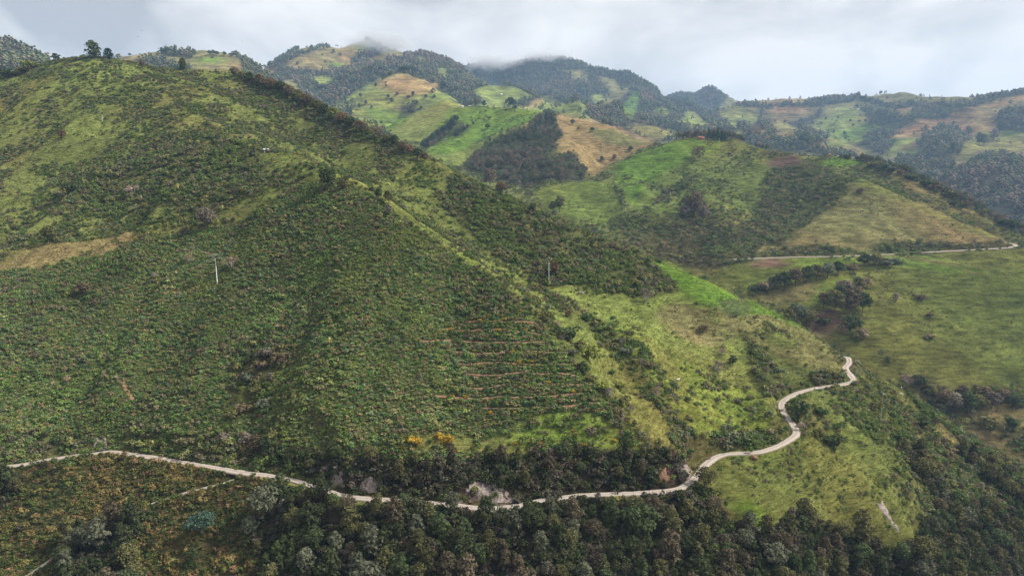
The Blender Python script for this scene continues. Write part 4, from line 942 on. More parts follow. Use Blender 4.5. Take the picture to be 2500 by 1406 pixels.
row('on the wooded second ridge crest', 'trees along the second ridge crest', [(572,190,26,24),(592,200,26,28),(612,207,30,30),(636,216,34,34),(660,224,32,36),(684,232,34,36),(706,242,34,34),(728,254,36,36),(748,264,34,34),(770,277,34,36),(790,288,36,34),(814,300,38,36,None,'yellow-green'),(836,308,34,34),(856,318,34,34),(878,330,36,34),(898,334,38,26,'sparse'),(922,344,38,26,'sparse'),(944,356,28,30),(962,364,34,26),(984,374,30,30),(1002,382,28,30),(1020,391,28,30),(1036,397,24,26)], 'round', [BR, OL, D_, BR, RU, D_, BR, OL])
row('on the second ridge flank', 'tall trees on the second ridge flank', [(1196,462,50,38,None,BR),(1224,478,36,34,None,BR),(1350,520,30,24,None,OL),(1366,518,44,32,None,OL),(1300,520,24,26,None,D_)], 'round', [BR])
one(1576,738,42,34,'airy',GB,'greyish leafless tree at the lower edge of the thicket on the second ridge')
one(1715,813,24,22,'bush',BR,'reddish brown bush standing alone on the dry grass slope')
one(1754,912,38,40,'airy',GB,'grey-brown shrub left of the round dark tree on the pasture')
one(1789,895,30,27,'round',D_,'round dark tree on the pasture above the road')
one(1761,870,22,22,'airy','pinkish','pale shrub above the grey-brown one on the pasture')
one(1832,1108,20,13,'round','bright green','small bright green tree standing at the road edge')
hedge = [(1392,835,46,44,D_),(1416,855,28,28,OL),(1438,882,44,32,'yellow-green'),(1422,908,28,26,D_),(1360,800,20,24,TAN),(1326,785,28,32,OL),(1336,760,20,20,GG),(1430,783,18,24,DG),(1384,773,18,16,RU),(1450,798,16,14,BR),(1467,814,20,20,DG),(1518,840,20,24,GB),(1532,868,24,28,GG),(1566,892,18,28,GB),(1584,900,18,20,BR),(1468,957,28,26,'yellow-green'),(1516,952,22,22,'yellow-green'),(1488,968,28,32,GB),(1496,916,16,15,DG),(1516,992,28,26,OL),(1537,1006,24,24,GB),(1602,975,36,24,TAN),(1608,990,18,20,OL),(1440,930,18,22,OL),(1305,742,24,26,OL),(1285,720,20,24,GB),(1265,705,18,22,OL),(1375,830,22,24,GB),(1400,870,22,24,GG)]
row('of the hedge beside the ferns', 'bushes along the spur hedge', [(a, b, h, w, 'airy' if c in (TAN, GB) else 'bush', c) for a, b, h, w, c in hedge], 'bush', [OL])
row('of the dull shrubs in the fern gully', 'dull shrubs in the fern gully', [(652,878,34,34),(684,888,34,34),(640,905,30,32),(606,940,30,30),(628,972,32,34),(645,998,28,30),(600,1008,30,32),(570,1018,24,28),(668,1085,36,36),(610,1092,34,36),(545,1078,26,30)], 'bush', [GB, OL, BR, GG])
one(1013,1090,28,32,'bush','golden','golden flowering bush, left of the pair below the ferns')
one(1094,1090,32,25,'bush','golden','brightest golden flowering bush below the ferns')
one(1072,1074,17,24,'bush','golden','golden flowering bush behind the brightest one')
broom = [(1207,768),(1174,788),(1234,786),(1072,814),(1101,811),(1219,812),(1160,861),(1134,913),(1270,763),(1282,812),(1250,863),(1267,888),(1300,888),(1333,885),(1270,950),(1340,940),(1400,960),(1104,972),(1138,975),(1257,1013),(1288,1008),(1196,1015),(1540,1040),(1400,1055),(1260,1090),(905,1095),(940,1100),(982,1100),(1118,1105),(1430,1090),(1500,1080),(1322,1085),(1455,1010),(1380,1000)]
row('among the ferns', 'small golden broom bushes', [(a, b, 9, 10) for a, b in broom], 'bush', ['golden'])
row('of the green field clump', 'tree clump in the green field', [(2012,752,40,38),(2036,765,58,48),(2062,722,40,42),(2074,772,72,52),(2096,712,38,42),(2106,765,54,44),(2118,704,26,32,None,TAN),(2088,745,50,50),(2050,745,50,46)], 'round', [BR, OL, D_, GB, BR])
row('at the green field foot', 'trees at the foot of the green field', [(2056,820,32,32,None,TAN),(2076,818,52,52),(2106,832,32,38,None,TAN),(2090,838,26,30)], 'round', [OL, D_])
row('left of the ploughed patch', 'trees left of the ploughed patch', [(1925,782,32,38),(1950,790,46,46),(1976,796,40,40),(1940,770,30,34)], 'round', [OL, D_, GG])
one(2016,790,18,28,'bush',D_,'dark bush on the ploughed patch')
row('of the far road hedge', 'hedge trees below the far road', [(1845,714,22,36,'bush'),(1868,710,26,36,'bush',TAN),(1890,708,34,38),(1915,706,44,42),(1942,700,46,42),(1968,692,46,44),(1994,686,42,42),(2020,680,40,42),(2046,672,36,42),(2072,660,18,30,'bush'),(2110,652,34,40),(2138,650,32,40),(2164,647,22,40,'bush'),(2186,646,14,26,'bush')], 'round', [D_, OL, GG, D_, BR])
one(2186,738,22,17,'tall','pinkish','pale pink tree standing alone in the green field')
one(2249,738,22,22,'bush',BR,'brown bush right of the pale pink tree in the field')
one(2271,776,14,15,'bush',BR,'small brown bush in the middle of the green field')
one(2272,828,14,22,'bush',BR,'brown bush low in the green field')
row('in the gully under the field', 'gully trees below the green field', [(2216,938,28,40,'airy','pinkish'),(2241,953,38,42),(2270,972,34,38),(2300,992,44,42),(2330,1004,48,46),(2360,1010,54,46),(2386,1002,40,42),(2402,975,34,38),(2422,998,44,42),(2450,985,36,42),(2472,1002,38,42),(2494,995,34,34),(2346,968,30,32)], 'round', [BR, D_, OL, BR, GB])
row('below the last road bend', 'trees on the slope below the last bend', [(1962,1012,40,36),(2006,1020,28,28),(1956,1052,26,22,'airy','pinkish'),(2036,1096,42,42),(2192,1082,32,28),(2252,1044,30,32),(1994,1068,26,20),(2420,1052,40,42),(2476,1046,28,32),(2130,1000,22,26)], 'bush', [DG, D_, OL])
row('along the right hill crest', 'trees on the right hill crest', [(2070,390,15,22),(2090,392,12,10),(2130,408,17,26),(2156,415,17,28),(2176,422,17,26),(2200,428,16,16,None,RU),(2216,437,17,22),(2232,441,19,26),(2260,458,25,32),(2282,466,25,32),(2320,486,27,28),(2328,506,17,18),(2346,512,19,16),(2361,508,23,20),(2396,524,17,22),(2456,556,24,28),(2476,562,26,32)], 'bush', [D_, BR, OL, D_])
row('on the right hilltop', 'conifers on the right hilltop', [(1731,342,28,13),(1741,343,23,12),(1752,343,30,14),(1763,344,24,14),(1771,345,21,14)], 'conifer', ['bluish green'])
row('below the hilltop conifers', 'ragged trees below the hilltop', [(1697,392,34,18),(1709,396,38,20),(1733,366,24,15),(1690,402,22,14)], 'sparse', [BR, RU])
row('in the valley thicket', 'tall trees in the valley thicket', [(1680,512,36,32),(1696,530,64,44),(1716,545,42,32),(1672,535,34,32)], 'round', [GB, GG, BR])
one(2101,472,15,17,'bush',BR,'lone brown bush under the top of the dry conical hill')
one(1246,266,28,23,'round','bluish green','large round dark tree on the bright green hilltop')
one(1259,267,12,12,'bush','bluish green','small dark bush right of the large hilltop tree')
one(1181,264,19,14,'round','bluish green','dark tree on the bright green hilltop near the farm')
one(1162,262,22,11,'tall',OL,'slim olive tree beside the farm on the green hilltop')
one(1139,260,16,12,'tall','yellow-green','yellowish tree behind the hilltop farm')
row('on the bright green slope', 'small trees on the bright green slope', [(1186,275,7,6),(1235,274,7,7),(1155,308,11,7),(1190,318,15,15),(1195,293,9,10),(1257,276,7,6)], 'round', [D_, OL])
row('on the tan pasture hill', 'lone trees on the tan pasture', [(1398,307,15,12),(1446,322,11,14),(1470,398,17,14),(1539,373,15,13),(1500,394,17,14),(1412,318,6,6)], 'round', ['bluish green', OL, D_, D_, BR])
row('topping the forest strip', 'tall trees topping the forest strip', [(1308,318,24,15),(1320,306,26,15),(1334,300,27,15),(1346,304,26,15)], 'conifer', ['bluish green'])
row('of the hedgerow climbing green slope', 'hedgerow on the green slope', [(1035,364,18,18),(1046,356,20,18),(1058,346,20,19),(1070,336,20,18),(1083,327,20,18),(1095,317,18,17),(1105,309,20,18),(1113,302,20,18)], 'round', ['bluish green', D_])
row('of the shorter hedge there', 'short hedge on the green slope', [(1112,337,14,13),(1122,331,16,13),(1132,324,16,13),(1141,317,14,12)], 'round', ['bluish green', D_])
row('on the pointed pasture hill', 'trees on the pointed pasture hill', [(893,258,13,11),(877,268,15,8),(880,242,13,10),(917,214,12,8),(948,242,11,10),(970,236,10,10),(957,252,13,11),(1008,237,13,10),(1040,245,11,9),(1060,244,10,9),(997,242,8,8),(1004,280,24,28),(1016,260,15,17),(1011,184,18,16),(988,178,16,28),(1058,206,13,12),(1081,217,17,20),(1122,250,17,18),(943,214,7,7),(1028,268,9,9),(855,285,16,18)], 'round', ['bluish green', D_, OL])
row('on the right mountain flank', 'tall trees on the right mountain flank', [(2390,356,32,18),(2402,357,29,15),(2365,334,26,17),(2426,345,28,24),(2441,330,34,20),(2456,315,22,15),(2481,316,28,20),(2325,372,24,18),(2338,382,22,18),(2300,392,20,16)], 'tall', [GB, D_, OL])
row('on the right mountain pastures', 'single trees on the right mountain pastures', [(2062,333,13,12),(2035,327,9,7),(2112,300,9,8),(2097,301,8,7),(2046,292,8,7),(2016,294,8,7),(2005,307,8,7),(2258,316,9,7),(2286,318,9,7),(2092,266,11,9),(2076,300,8,7),(1972,352,16,14),(1958,350,20,16)], 'round', ['bluish green', D_])
row('on the cloudy peak skyline', 'skyline trees by the cloudy peak', [(682,161,9,9),(705,150,10,10),(716,146,9,9),(735,136,9,12),(755,128,10,10),(778,121,10,11),(786,119,9,10),(822,113,9,12)], 'palm', [D_])
row('on the far right skyline', 'trees on the right skyline', [(2102,246,10,9),(2110,248,11,10),(2120,250,9,9),(2140,254,9,9),(2152,257,10,10),(2164,260,9,8),(2172,261,10,9),(2478,229,11,9),(2490,226,11,10),(2440,236,10,10),(1912,262,8,9),(1934,261,8,9),(1880,264,8,8)], 'broad', [D_])
row('on the skyline behind left hill', 'skyline trees behind the left hill', [(317,140,9,8),(390,136,12,12),(402,134,14,14),(414,134,14,15),(428,134,12,14),(440,135,12,12),(463,135,10,10),(512,138,12,12),(522,138,13,12),(530,140,12,12),(548,140,12,12),(565,142,12,12),(38,110,12,12)], 'broad', ['bluish green', D_])

# the wood below the road: the trees that can be told apart
def poisson(cands, rad):
    keep = []
    for c in cands:
        if all((c[0] - q[0]) ** 2 + (c[1] - q[1]) ** 2 > (rad * c[3]) ** 2 for q in keep): keep.append(c)
    return keep
x, y, z = sample(NEAR, .12, 150, 480, tol=4)
c = cover(x, y, z, .5); px_, py_, dd_ = project(x, y, z)
k = isin(c, 'wood') & off_road(x, y, 2.6) & (py_ > 1085) & (px_ > -40) & (px_ < 2540) & (py_ < 1530)
cand = np.c_[x[k], y[k], z[k], .8 + .5 * RNG.random(k.sum())]; RNG.shuffle(cand)
keep = poisson(cand[:6000].tolist(), 6.0)
rows_ = {}
for q in keep:
    ppx, ppy, dd = project(np.array(q[0]), np.array(q[1]), np.array(q[2]))
    dr = polydist(np.array([q[0]]), np.array([q[1]]), road_main); d0 = float(dr[0][0]); above = q[2] > dr[1][0] + 1
    if ppx > 1780 and ppy > 1100: zone = ('in the upper' if ppy < 1210 else 'in the middle' if ppy < 1300 else 'in the lowest') + ' band of the right wood'
    elif above: zone = 'on the wooded bank above the road'
    elif ppx < 520: zone = 'in the small wood at the lower left'
    elif d0 < 12: zone = 'in the row just below the road'
    elif d0 < 22: zone = 'in the second row below the road'
    elif d0 < 33: zone = 'in the third row below the road'
    else: zone = 'along the bottom edge of the wood'
    rows_.setdefault(zone, []).append((float(ppx), q, d0, above))
for zone, L_ in rows_.items():
    L_.sort(key=lambda r: r[0])
    for k, (ppx, q, d0, above) in enumerate(L_):
        s = q[3]; kd = ['round', 'broad', 'full', 'tall', 'full'][int(RNG.integers(0, 5))]
        h = (8.2 + 4.5 * RNG.random()) * s
        if above: h *= .62
        elif d0 < 12: h *= .64 + .02 * d0
        w = h * {'round': .7, 'broad': .9, 'tall': .52, 'full': .74}[kd]
        col = ['blackish green', D_, 'dark olive', 'dark olive', 'dull brown', 'dull grey-green', D_, 'dark olive', 'blackish green', 'dull brown'][int(RNG.integers(0, 10))]
        plant_at(q[:3], kd, h, w, col, f'{col} {NOUN[kd]}, {nth(k)} from left {zone}', 'trees ' + zone)

# ------------------------------------------------------------------ rocks and banks
ROCKM = plain_mat('pale_rock', (.105, .080, .068), .35, 1.0, .95, .5, (.34, .28, .245), (1.1, 1.1, .3)); EARTHM = plain_mat('orange_earth', (.13, .075, .05), .4, 1.0, .95, .4, (.27, .145, .085), (1.1, 1.1, .35))
def rock_face(px0, py0, px1, py1, mat, label, proud=1.0, nx=13, ny=9, seed=0, lean=False):
    """a bare bank: ribbed broken rock standing proud of the slope, running into the ground at its ragged rim"""
    nz = Noise(100 + seed); C = []
    for j in range(5):
        for i in range(7):
            u, v = i / 6, j / 4
            C.append(hit(px0 + (px1 - px0) * (.30 * u + .70 * v if lean else u), py0 + (py1 - py0) * (v + (.10 * (.5 - u) if lean else 0))))
    C = np.array(C).reshape(5, 7, 3); V = []
    for j in range(ny):
        for i in range(nx):
            u, v = i / (nx - 1), j / (ny - 1); gi, gj = min(u * 6, 5.999), min(v * 4, 3.999); a, b = int(gi), int(gj); fu, fv = gi - a, gj - b
            p = (C[b, a] * (1 - fu) + C[b, a + 1] * fu) * (1 - fv) + (C[b + 1, a] * (1 - fu) + C[b + 1, a + 1] * fu) * fv
            U, V_ = np.array([u * nx * .5]), np.array([v * ny * .5])
            rib = float(nz(U, V_ * .35, 1.6, 3, .6, True)[0]); ch = float(nz(U, V_, 1.8, 3)[0])
            edge = min(u, 1 - u, v * .8 + .12, 1.15 - v) * 4.0 + (ch - .55) * 4.2
            V.append(p + np.array([-.12, -.75, .5]) * proud * (min(edge, 1.0) - .45 + .8 * (rib - .6)))
    q = [(j * nx + i, j * nx + i + 1, (j + 1) * nx + i + 1, (j + 1) * nx + i) for j in range(ny - 1) for i in range(nx - 1)]
    o = bpy.data.objects.new('rock_face', mesh_np('rock_face', V, quads=q)); o.data.materials.append(mat); o['label'] = label; o['category'] = 'rock face'; o['group'] = 'bare banks along the road'; return link(o)
rock_face(800,1152,852,1196, ROCKM, 'pale rock face above the road, first from the left', 1.2, seed=1)
rock_face(880,1168,935,1206, ROCKM, 'pale rock face above the road, second from the left', 1.0, seed=2)
rock_face(1120,1175,1275,1232, ROCKM, 'broad pale rock face where the road swings nearest', 1.3, 25, 11, seed=3)
rock_face(2140,1226,2200,1306, ROCKM, 'pale landslide scar running down the grassy slope', .9, 9, 13, 8, lean=True)
rock_face(225,1072,262,1098, ROCKM, 'small stony bank above the left end of the road', .8, seed=4)
rock_face(1600,1140,1638,1180, EARTHM, 'orange earth bank beside the road where the spur ends', .9, seed=5)
rock_face(1655,1130,1690,1170, ROCKM, 'stony bank at the foot of the spur beside the road', .8, seed=6)
def lump(name, p, r, mat, label, cat, seed):
    import bmesh
    b = bmesh.new(); bmesh.ops.create_icosphere(b, subdivisions=2, radius=r); r_ = random.Random(seed)
    for v in b.verts: v.co *= .75 + .5 * r_.random(); v.co.z *= .7
    me = bpy.data.meshes.new(name); b.to_mesh(me); b.free(); me.materials.append(mat)
    o = bpy.data.objects.new(name, me); o.location = (p[0], p[1], p[2] + r * .2); o['label'] = label; o['category'] = cat; return link(o)
lump('boulder', hit(1418,717), 1.4, ROCKM, 'pale boulder in the grass below the thicket', 'boulder', 1)
lump('boulder', hit(1840,1122), 1.5, EARTHM, 'reddish boulder just below the road near the small green tree', 'boulder', 2)

# ------------------------------------------------------------------ houses, poles, cattle, people, birds
def box(c, s):
    x, y, z = c; a, b, h = s[0] / 2, s[1] / 2, s[2] / 2
    v = np.array([(x + i * a, y + j * b, z + k * h) for i, j, k in ((-1,-1,-1),(1,-1,-1),(1,1,-1),(-1,1,-1),(-1,-1,1),(1,-1,1),(1,1,1),(-1,1,1))])
    return v, np.array([(0,3,2,1),(4,5,6,7),(0,1,5,4),(1,2,6,5),(2,3,7,6),(3,0,4,7)])
def part(name, shapes, mat, parent):
    V, F = join(shapes); me = me_obj(name, V, F, mat); o = bpy.data.objects.new(name, me); return link(o, parent)
PAINT = {n: plain_mat('paint_' + n, c, .12, 1.5, .6) for n, c in {'white': (.75, .74, .70), 'orange': (.62, .22, .08), 'red': (.34, .09, .065), 'roof': (.36, .13, .08), 'zinc': (.62, .64, .66), 'dark': (.05, .045, .04), 'cream': (.66, .58, .45), 'steel': (.45, .45, .44), 'wood': (.28, .2, .13)}.items()}
def thing(name, p, label, cat, rz=0.0, group=None):
    e = bpy.data.objects.new(name, None); e.location = tuple(map(float, p)); e.rotation_euler = (0, 0, rz); e['label'] = label; e['category'] = cat
    if group: e['group'] = group
    return link(e)
def house(px, py, w, d, h, wall, roof, label, rz=0.0, cat='house', windows=2):
    e = thing('farmhouse' if cat == 'house' else 'shed', hit(px, py), label, cat, rz)
    part('wall', [box((0, 0, h / 2 - .6), (w, d, h + 1.2))], PAINT[wall], e)
    o_ = .5; a = np.array([(-w/2-o_, -d/2-o_, h-.05), (w/2+o_, -d/2-o_, h-.05), (w/2+o_, d/2+o_, h-.05), (-w/2-o_, d/2+o_, h-.05), (-w/2-o_, 0, h+d*.26), (w/2+o_, 0, h+d*.26)])
    part('roof', [(a, np.array([(0, 1, 5, 4), (2, 3, 4, 5)])), (np.array([a[0], a[4], a[3], a[0] * .999 + a[3] * .001]), np.array([(0, 1, 2, 3)])), (np.array([a[1], a[2], a[5], a[1] * .999 + a[5] * .001]), np.array([(0, 1, 2, 3)]))], PAINT[roof], e)
    part('door', [box((0, -d / 2 - .03, .95), (.9, .08, 1.95))], PAINT['dark'], e)
    for k in range(windows):
        xx = (-1 if k % 2 == 0 else 1) * w * .3
        f = part('window', [box((xx, -d / 2 - .03, 1.45), (1.1, .08, 1.0))], PAINT['white'], e); part('pane', [box((xx, -d / 2 - .08, 1.45), (.9, .04, .8))], PAINT['dark'], f)
    return e
house(2024,379,10,6,3.0,'orange','roof','small orange farmhouse on the crest of the right hill',.1)
house(1712,340,9,5,2.6,'red','roof','low red farmhouse left of the hilltop conifers')
house(1127,262,9,5,2.6,'white','roof','white walled farm building at the left of the green hilltop farm')
house(1147,262,10,5,2.8,'cream','roof','cream farm building under the yellowish tree on the green hilltop',.1)
house(2095,269,9,6,3.2,'white','zinc','tiny white house high on the right mountain')
house(650,372,2.8,2.2,1.6,'white','zinc','small shed with a bright tin roof on the left hill',.3,'shed',0)
house(1224,232,8,5,2.8,'white','zinc','tiny white house under a tree behind the green hilltop')
cv = thing('culvert', hit(1992,952), 'pale concrete culvert box just below the road', 'culvert', .2); part('wall', [box((0, 0, .2), (1.7, 1.1, 1.2))], PAINT['steel'], cv); part('pipe_mouth', [box((.3, -.62, .25), (.9, .06, .9))], PAINT['dark'], cv)
def pole(px, py, hpx, label, arms=1, r=.11):
    p = hit(px, py); _, _, d = project(*p); h = hpx * float(d) / FPX
    e = thing('utility_pole', p, label, 'pole')
    part('shaft', [tube([(0, 0, -.6), (0, 0, h * .5), (0, 0, h)], [r * 1.25, r, r * .8], 8)], PAINT['steel'], e)
    for k in range(arms): part('crossarm', [box((0, 0, h - .35 - .5 * k), (1.5, .12, .12))], PAINT['wood'], e)
pole(2088,938,30,'pale trunk at the last road bend, built as a utility pole'); pole(2151,1022,27,'pale utility pole on the slope below the last bend')  # the first is a pale trunk, modelled as a pole with crossarm
pole(1730,346,11,'white pole left of the hilltop conifers',1,.2); pole(1756,349,9,'white pole in front of the hilltop conifers',0,.2); pole(1527,516,10,'white post at the top of the valley thicket',0,.2)
pole(2064,938,9,'short marker post on the outer edge of the road',0,.05)

def skin(name, joints, edges, mat, parent=None, sub=1):
    """one continuous body grown round a skeleton of joints (x, y, z, radius)"""
    me = bpy.data.meshes.new(name); me.from_pydata([j[:3] for j in joints], edges, [])
    o = bpy.data.objects.new(name, me); COL.objects.link(o)
    md = o.modifiers.new('skin', 'SKIN')
    for k, j in enumerate(joints): me.skin_vertices[0].data[k].radius = (j[3], j[3])
    me.skin_vertices[0].data[0].use_root = True
    s = o.modifiers.new('sub', 'SUBSURF'); s.levels = sub; s.render_levels = sub
    me.materials.append(mat)
    if parent is not None: o.parent = parent
    return o
def cow(px, py, mat, label, rz):
    J = [(0,0,1.0,.30),(.55,0,1.02,.33),(-.55,0,1.05,.30),(.85,0,1.15,.2),(1.1,0,1.2,.14),(1.35,0,1.02,.09),(.6,.2,.55,.08),(.6,.2,.0,.06),(.6,-.2,.55,.08),(.6,-.2,.0,.06),(-.6,.2,.6,.1),(-.68,.2,.35,.07),(-.6,.2,.0,.06),(-.6,-.2,.6,.1),(-.68,-.2,.35,.07),(-.6,-.2,.0,.06),(-.88,0,1.1,.05),(-.95,0,.6,.03),(1.12,.2,1.3,.04),(1.12,-.2,1.3,.04)]
    E = [(0,1),(0,2),(1,3),(3,4),(4,5),(1,6),(6,7),(1,8),(8,9),(2,10),(10,11),(11,12),(2,13),(13,14),(14,15),(2,16),(16,17),(4,18),(4,19)]
    o = skin('cow', J, E, mat); p = hit(px, py); o.location = tuple(map(float, p)); o.rotation_euler = (0, 0, rz); o['label'] = label; o['category'] = 'cow'; o['group'] = 'grazing cattle'
COWM = {'white': plain_mat('white_hide', (.72, .70, .66), .1, 2), 'pied': plain_mat('pied_hide', (.05, .045, .04), .2, 1.1, .8, 0, (.75, .73, .7)), 'black': plain_mat('black_hide', (.025, .022, .02), .2, 2), 'brown': plain_mat('brown_hide', (.30, .15, .08), .3, 1.2, .8, 0, (.6, .5, .42))}
cow(1963,716,COWM['pied'],'black and white cow in the tan field between the hedges',.4); cow(1969,722,COWM['black'],'black cow beside the pied one in the tan field',2.5); cow(1948,726,COWM['brown'],'brown and white cow lowest in the tan field',1.1); cow(1988,709,COWM['black'],'black cow nearest the hedge in the tan field',3.0)
cow(1655,930,COWM['white'],'white cow alone in the bright grass gully',.3); cow(2200,950,COWM['white'],'upper of two white cows on the spur beyond the last bend',.8); cow(2201,966,COWM['white'],'lower of two white cows on the spur beyond the last bend',2.2)

def person(p, rz, shirt, trousers, label, riding):
    e = thing('person', p, label, 'person', rz)
    if riding:   # seated, hands forward, knees bent
        J = [(0,0,.92,.15),(0,.10,1.2,.16),(0,.18,1.42,.13),(0,.22,1.52,.06),(0,.25,1.66,.105),(.2,.18,1.4,.07),(.26,.36,1.18,.05),(.24,.58,1.1,.04),(-.2,.18,1.4,.07),(-.26,.36,1.18,.05),(-.24,.58,1.1,.04),(.12,.05,.86,.1),(.2,.38,.78,.085),(.18,.30,.38,.06),(.18,.40,.33,.045),(-.12,.05,.86,.1),(-.2,.38,.78,.085),(-.18,.30,.38,.06),(-.18,.40,.33,.045)]
    else:
        J = [(0,0,.92,.15),(0,0,1.18,.15),(0,0,1.4,.13),(0,0,1.5,.055),(0,.02,1.65,.105),(.2,0,1.38,.065),(.25,.02,1.12,.05),(.24,.1,.88,.04),(-.2,0,1.38,.065),(-.25,.02,1.12,.05),(-.24,.1,.88,.04),(.1,0,.86,.1),(.11,.02,.48,.07),(.11,-.02,.08,.05),(.11,.12,.04,.045),(-.1,0,.86,.1),(-.11,.02,.48,.07),(-.11,-.02,.08,.05),(-.11,.12,.04,.045)]
    E = [(0,1),(1,2),(2,3),(3,4),(2,5),(5,6),(6,7),(2,8),(8,9),(9,10),(0,11),(11,12),(12,13),(13,14),(0,15),(15,16),(16,17),(17,18)]
    skin('body', J, E, SKINM, e, 2)
    def grown(ids, k): return [(J[i][0], J[i][1], J[i][2], J[i][3] * k) for i in ids]
    skin('jacket', grown([1,2,5,6,8,9,0], 1.18), [(0,1),(1,2),(2,3),(1,4),(4,5),(0,6)], shirt, e, 2)
    skin('trousers', grown([0,11,12,13,15,16,17], 1.16), [(0,1),(1,2),(2,3),(0,4),(4,5),(5,6)], trousers, e, 2)
    hd = J[4]; import bmesh
    b = bmesh.new(); bmesh.ops.create_uvsphere(b, u_segments=12, v_segments=8, radius=.135)
    for v in b.verts: v.co.z = max(v.co.z, -.05)
    me = bpy.data.meshes.new('helmet' if riding else 'hair'); b.to_mesh(me); b.free(); me.materials.append(shirt if riding else PAINT['dark'])
    o = bpy.data.objects.new('helmet' if riding else 'hair', me); o.location = (hd[0], hd[1], hd[2] + .03); link(o, e)
    return e
SKINM = plain_mat('skin', (.45, .26, .18), .08, 4); REDC = plain_mat('red_cloth', (.55, .03, .04), .15, 4); BLUC = plain_mat('blue_cloth', (.04, .06, .20), .15, 4); GREYC = plain_mat('grey_cloth', (.10, .10, .13), .15, 4)
mp_ = road_at(1733, 1121, -115.35); mp_[2] += .14
mrz = math.atan2(-(road_at(1718,1138,-115.5) - road_at(1746,1116,-115.3))[0], (road_at(1718,1138,-115.5) - road_at(1746,1116,-115.3))[1])
mc = thing('motorcycle', mp_, 'dark motorcycle riding along the pale road below the pasture', 'motorcycle', mrz)
def wheel(y):
    n = 18; tyre = tube([(0, y + .29 * math.cos(6.2832 * k / n), .3 + .29 * math.sin(6.2832 * k / n)) for k in range(n + 1)], [.05] * (n + 1), 6)
    w = part('wheel', [tube([(-.04, y, .3), (.04, y, .3)], [.22, .22], 14)], PAINT['steel'], mc); part('tyre', [tyre], PAINT['dark'], w)
wheel(-.62); wheel(.62)
part('frame', [tube([(0, -.62, .3), (0, -.2, .42), (0, .15, .45), (0, .42, .75), (0, .62, .3)], [.035] * 5, 6), tube([(0, .42, .75), (0, .36, .98)], [.035, .03], 6)], PAINT['steel'], mc)
part('engine', [box((0, 0, .42), (.28, .36, .3))], PAINT['dark'], mc); part('fuel_tank', [tube([(0, -.02, .74), (0, .12, .82), (0, .32, .82), (0, .4, .76)], [.06, .14, .13, .06], 8)], BLUC, mc); part('seat', [box((0, -.3, .76), (.24, .6, .1))], PAINT['dark'], mc)
part('handlebar', [tube([(-.34, .3, 1.05), (0, .38, 1.0), (.34, .3, 1.05)], [.018] * 3, 6)], PAINT['steel'], mc); part('headlight', [tube([(0, .42, .9), (0, .54, .9)], [.07, .09], 8)], PAINT['white'], mc)
rp_ = mp_.copy(); rider = person(tuple(rp_ + (math.sin(mrz) * .22, -math.cos(mrz) * .22, 0)), mrz, REDC, BLUC, 'person in red jacket and helmet riding the motorcycle', True)
p_ = road_at(246, 1106, -116.5); person(tuple(p_ + (0, 1.6, .1)), 2.6, BLUC, GREYC, 'person in blue standing at the road edge, left of two', False)
p_ = road_at(254, 1103.5, -116.5); person(tuple(p_ + (0, 1.6, .1)), -2.2, BLUC, BLUC, 'person in blue standing at the road edge, right of two', False)
def bird(px, py, Y, label):
    e = thing('bird', at(px, py, Y), label, 'bird', random.random() * 3)
    part('body', [tube([(0, -.3, 0), (0, -.1, .02), (0, .15, .02), (0, .3, 0)], [.02, .09, .08, .02], 6)], PAINT['dark'], e)
    for s in (-1, 1): part('wing', [(np.array([(s * .05, .12, .03), (s * .45, .16, .18), (s * .85, .0, .1), (s * .4, -.1, .16)]), np.array([(0, 1, 2, 3)]))], PAINT['dark'], e)
bird(346,76,420,'dark bird in the sky right of the summit tree, upper'); bird(337,90,420,'dark bird in the sky right of the summit tree, lower'); bird(592,102,420,'single dark bird in the sky over the second ridge')

# ------------------------------------------------------------------ the air
hz = box((450, 2500, CZ + 330), (9900, 8300, 1190)); hme = me_obj('haze', hz[0], hz[1], None); hme.materials.clear()
hm, N, Lk, o_ = new_mat('thin_haze'); pv = node(N, 'ShaderNodeVolumePrincipled'); pv.inputs['Color'].default_value = (.42, .66, 1.0, 1); pv.inputs['Density'].default_value = .000084; pv.inputs['Anisotropy'].default_value = .1
Lk(pv.outputs[0], o_.inputs['Volume']); hme.materials.append(hm)
ho = bpy.data.objects.new('haze', hme); ho['kind'] = 'stuff'; ho['label'] = 'thin bluish air between the mountains'; link(ho)

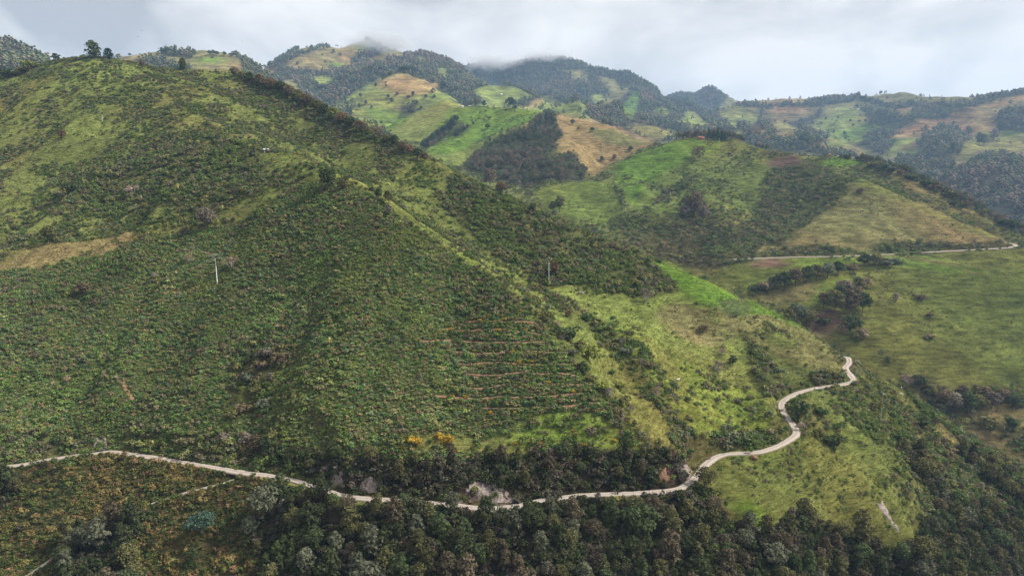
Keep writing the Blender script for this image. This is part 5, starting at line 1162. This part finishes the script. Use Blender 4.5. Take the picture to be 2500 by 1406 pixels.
def cloud(px, py, Y, wpx, hpx, dens, label, seed):
    """a rag of cloud caught on a peak"""
    import bmesh
    c = at(px, py, Y); m = Y / FPX
    b = bmesh.new(); bmesh.ops.create_icosphere(b, subdivisions=3, radius=1.0); me = bpy.data.meshes.new('cloud'); b.to_mesh(me); b.free()
    o = bpy.data.objects.new('cloud', me); o.location = tuple(c); o.scale = (wpx * m * .5, wpx * m * .45, hpx * m * .5); o['kind'] = 'stuff'; o['label'] = label; link(o)
    mt, N, Lk, ou = new_mat('cloud_rag'); tc_ = node(N, 'ShaderNodeTexCoord'); n = node(N, 'ShaderNodeTexNoise'); n.noise_dimensions = '4D'; n.inputs['W'].default_value = seed; n.inputs['Scale'].default_value = 1.5; n.inputs['Detail'].default_value = 5; n.inputs['Roughness'].default_value = .6
    ln = node(N, 'ShaderNodeVectorMath', operation='LENGTH'); Lk(tc_.outputs['Object'], n.inputs['Vector']); Lk(tc_.outputs['Object'], ln.inputs[0])
    s1 = node(N, 'ShaderNodeMath', operation='MULTIPLY_ADD'); s1.inputs[1].default_value = -.55; s1.inputs[2].default_value = 0.02; Lk(ln.outputs['Value'], s1.inputs[0])
    s2 = node(N, 'ShaderNodeMath', operation='ADD'); Lk(s1.outputs[0], s2.inputs[0]); Lk(n.outputs['Fac'], s2.inputs[1])
    r = node(N, 'ShaderNodeMapRange'); r.inputs['From Min'].default_value = .05; r.inputs['From Max'].default_value = .45; r.inputs['To Max'].default_value = dens; Lk(s2.outputs[0], r.inputs['Value'])
    v = node(N, 'ShaderNodeVolumePrincipled'); v.inputs['Color'].default_value = (.97, .98, 1, 1); v.inputs['Density'].default_value = 1; Lk(r.outputs[0], v.inputs['Density']); Lk(v.outputs[0], ou.inputs['Volume']); me.materials.append(mt)
cloud(925, 108, 3150, 190, 62, .018, 'rag of cloud over the highest peak', 1.0)
cloud(1205, 158, 4050, 170, 60, .016, 'low cloud in the gap between the two peaks', 2.3)
cloud(1325, 146, 4100, 180, 56, .014, 'rag of cloud on the middle peak', 3.7)
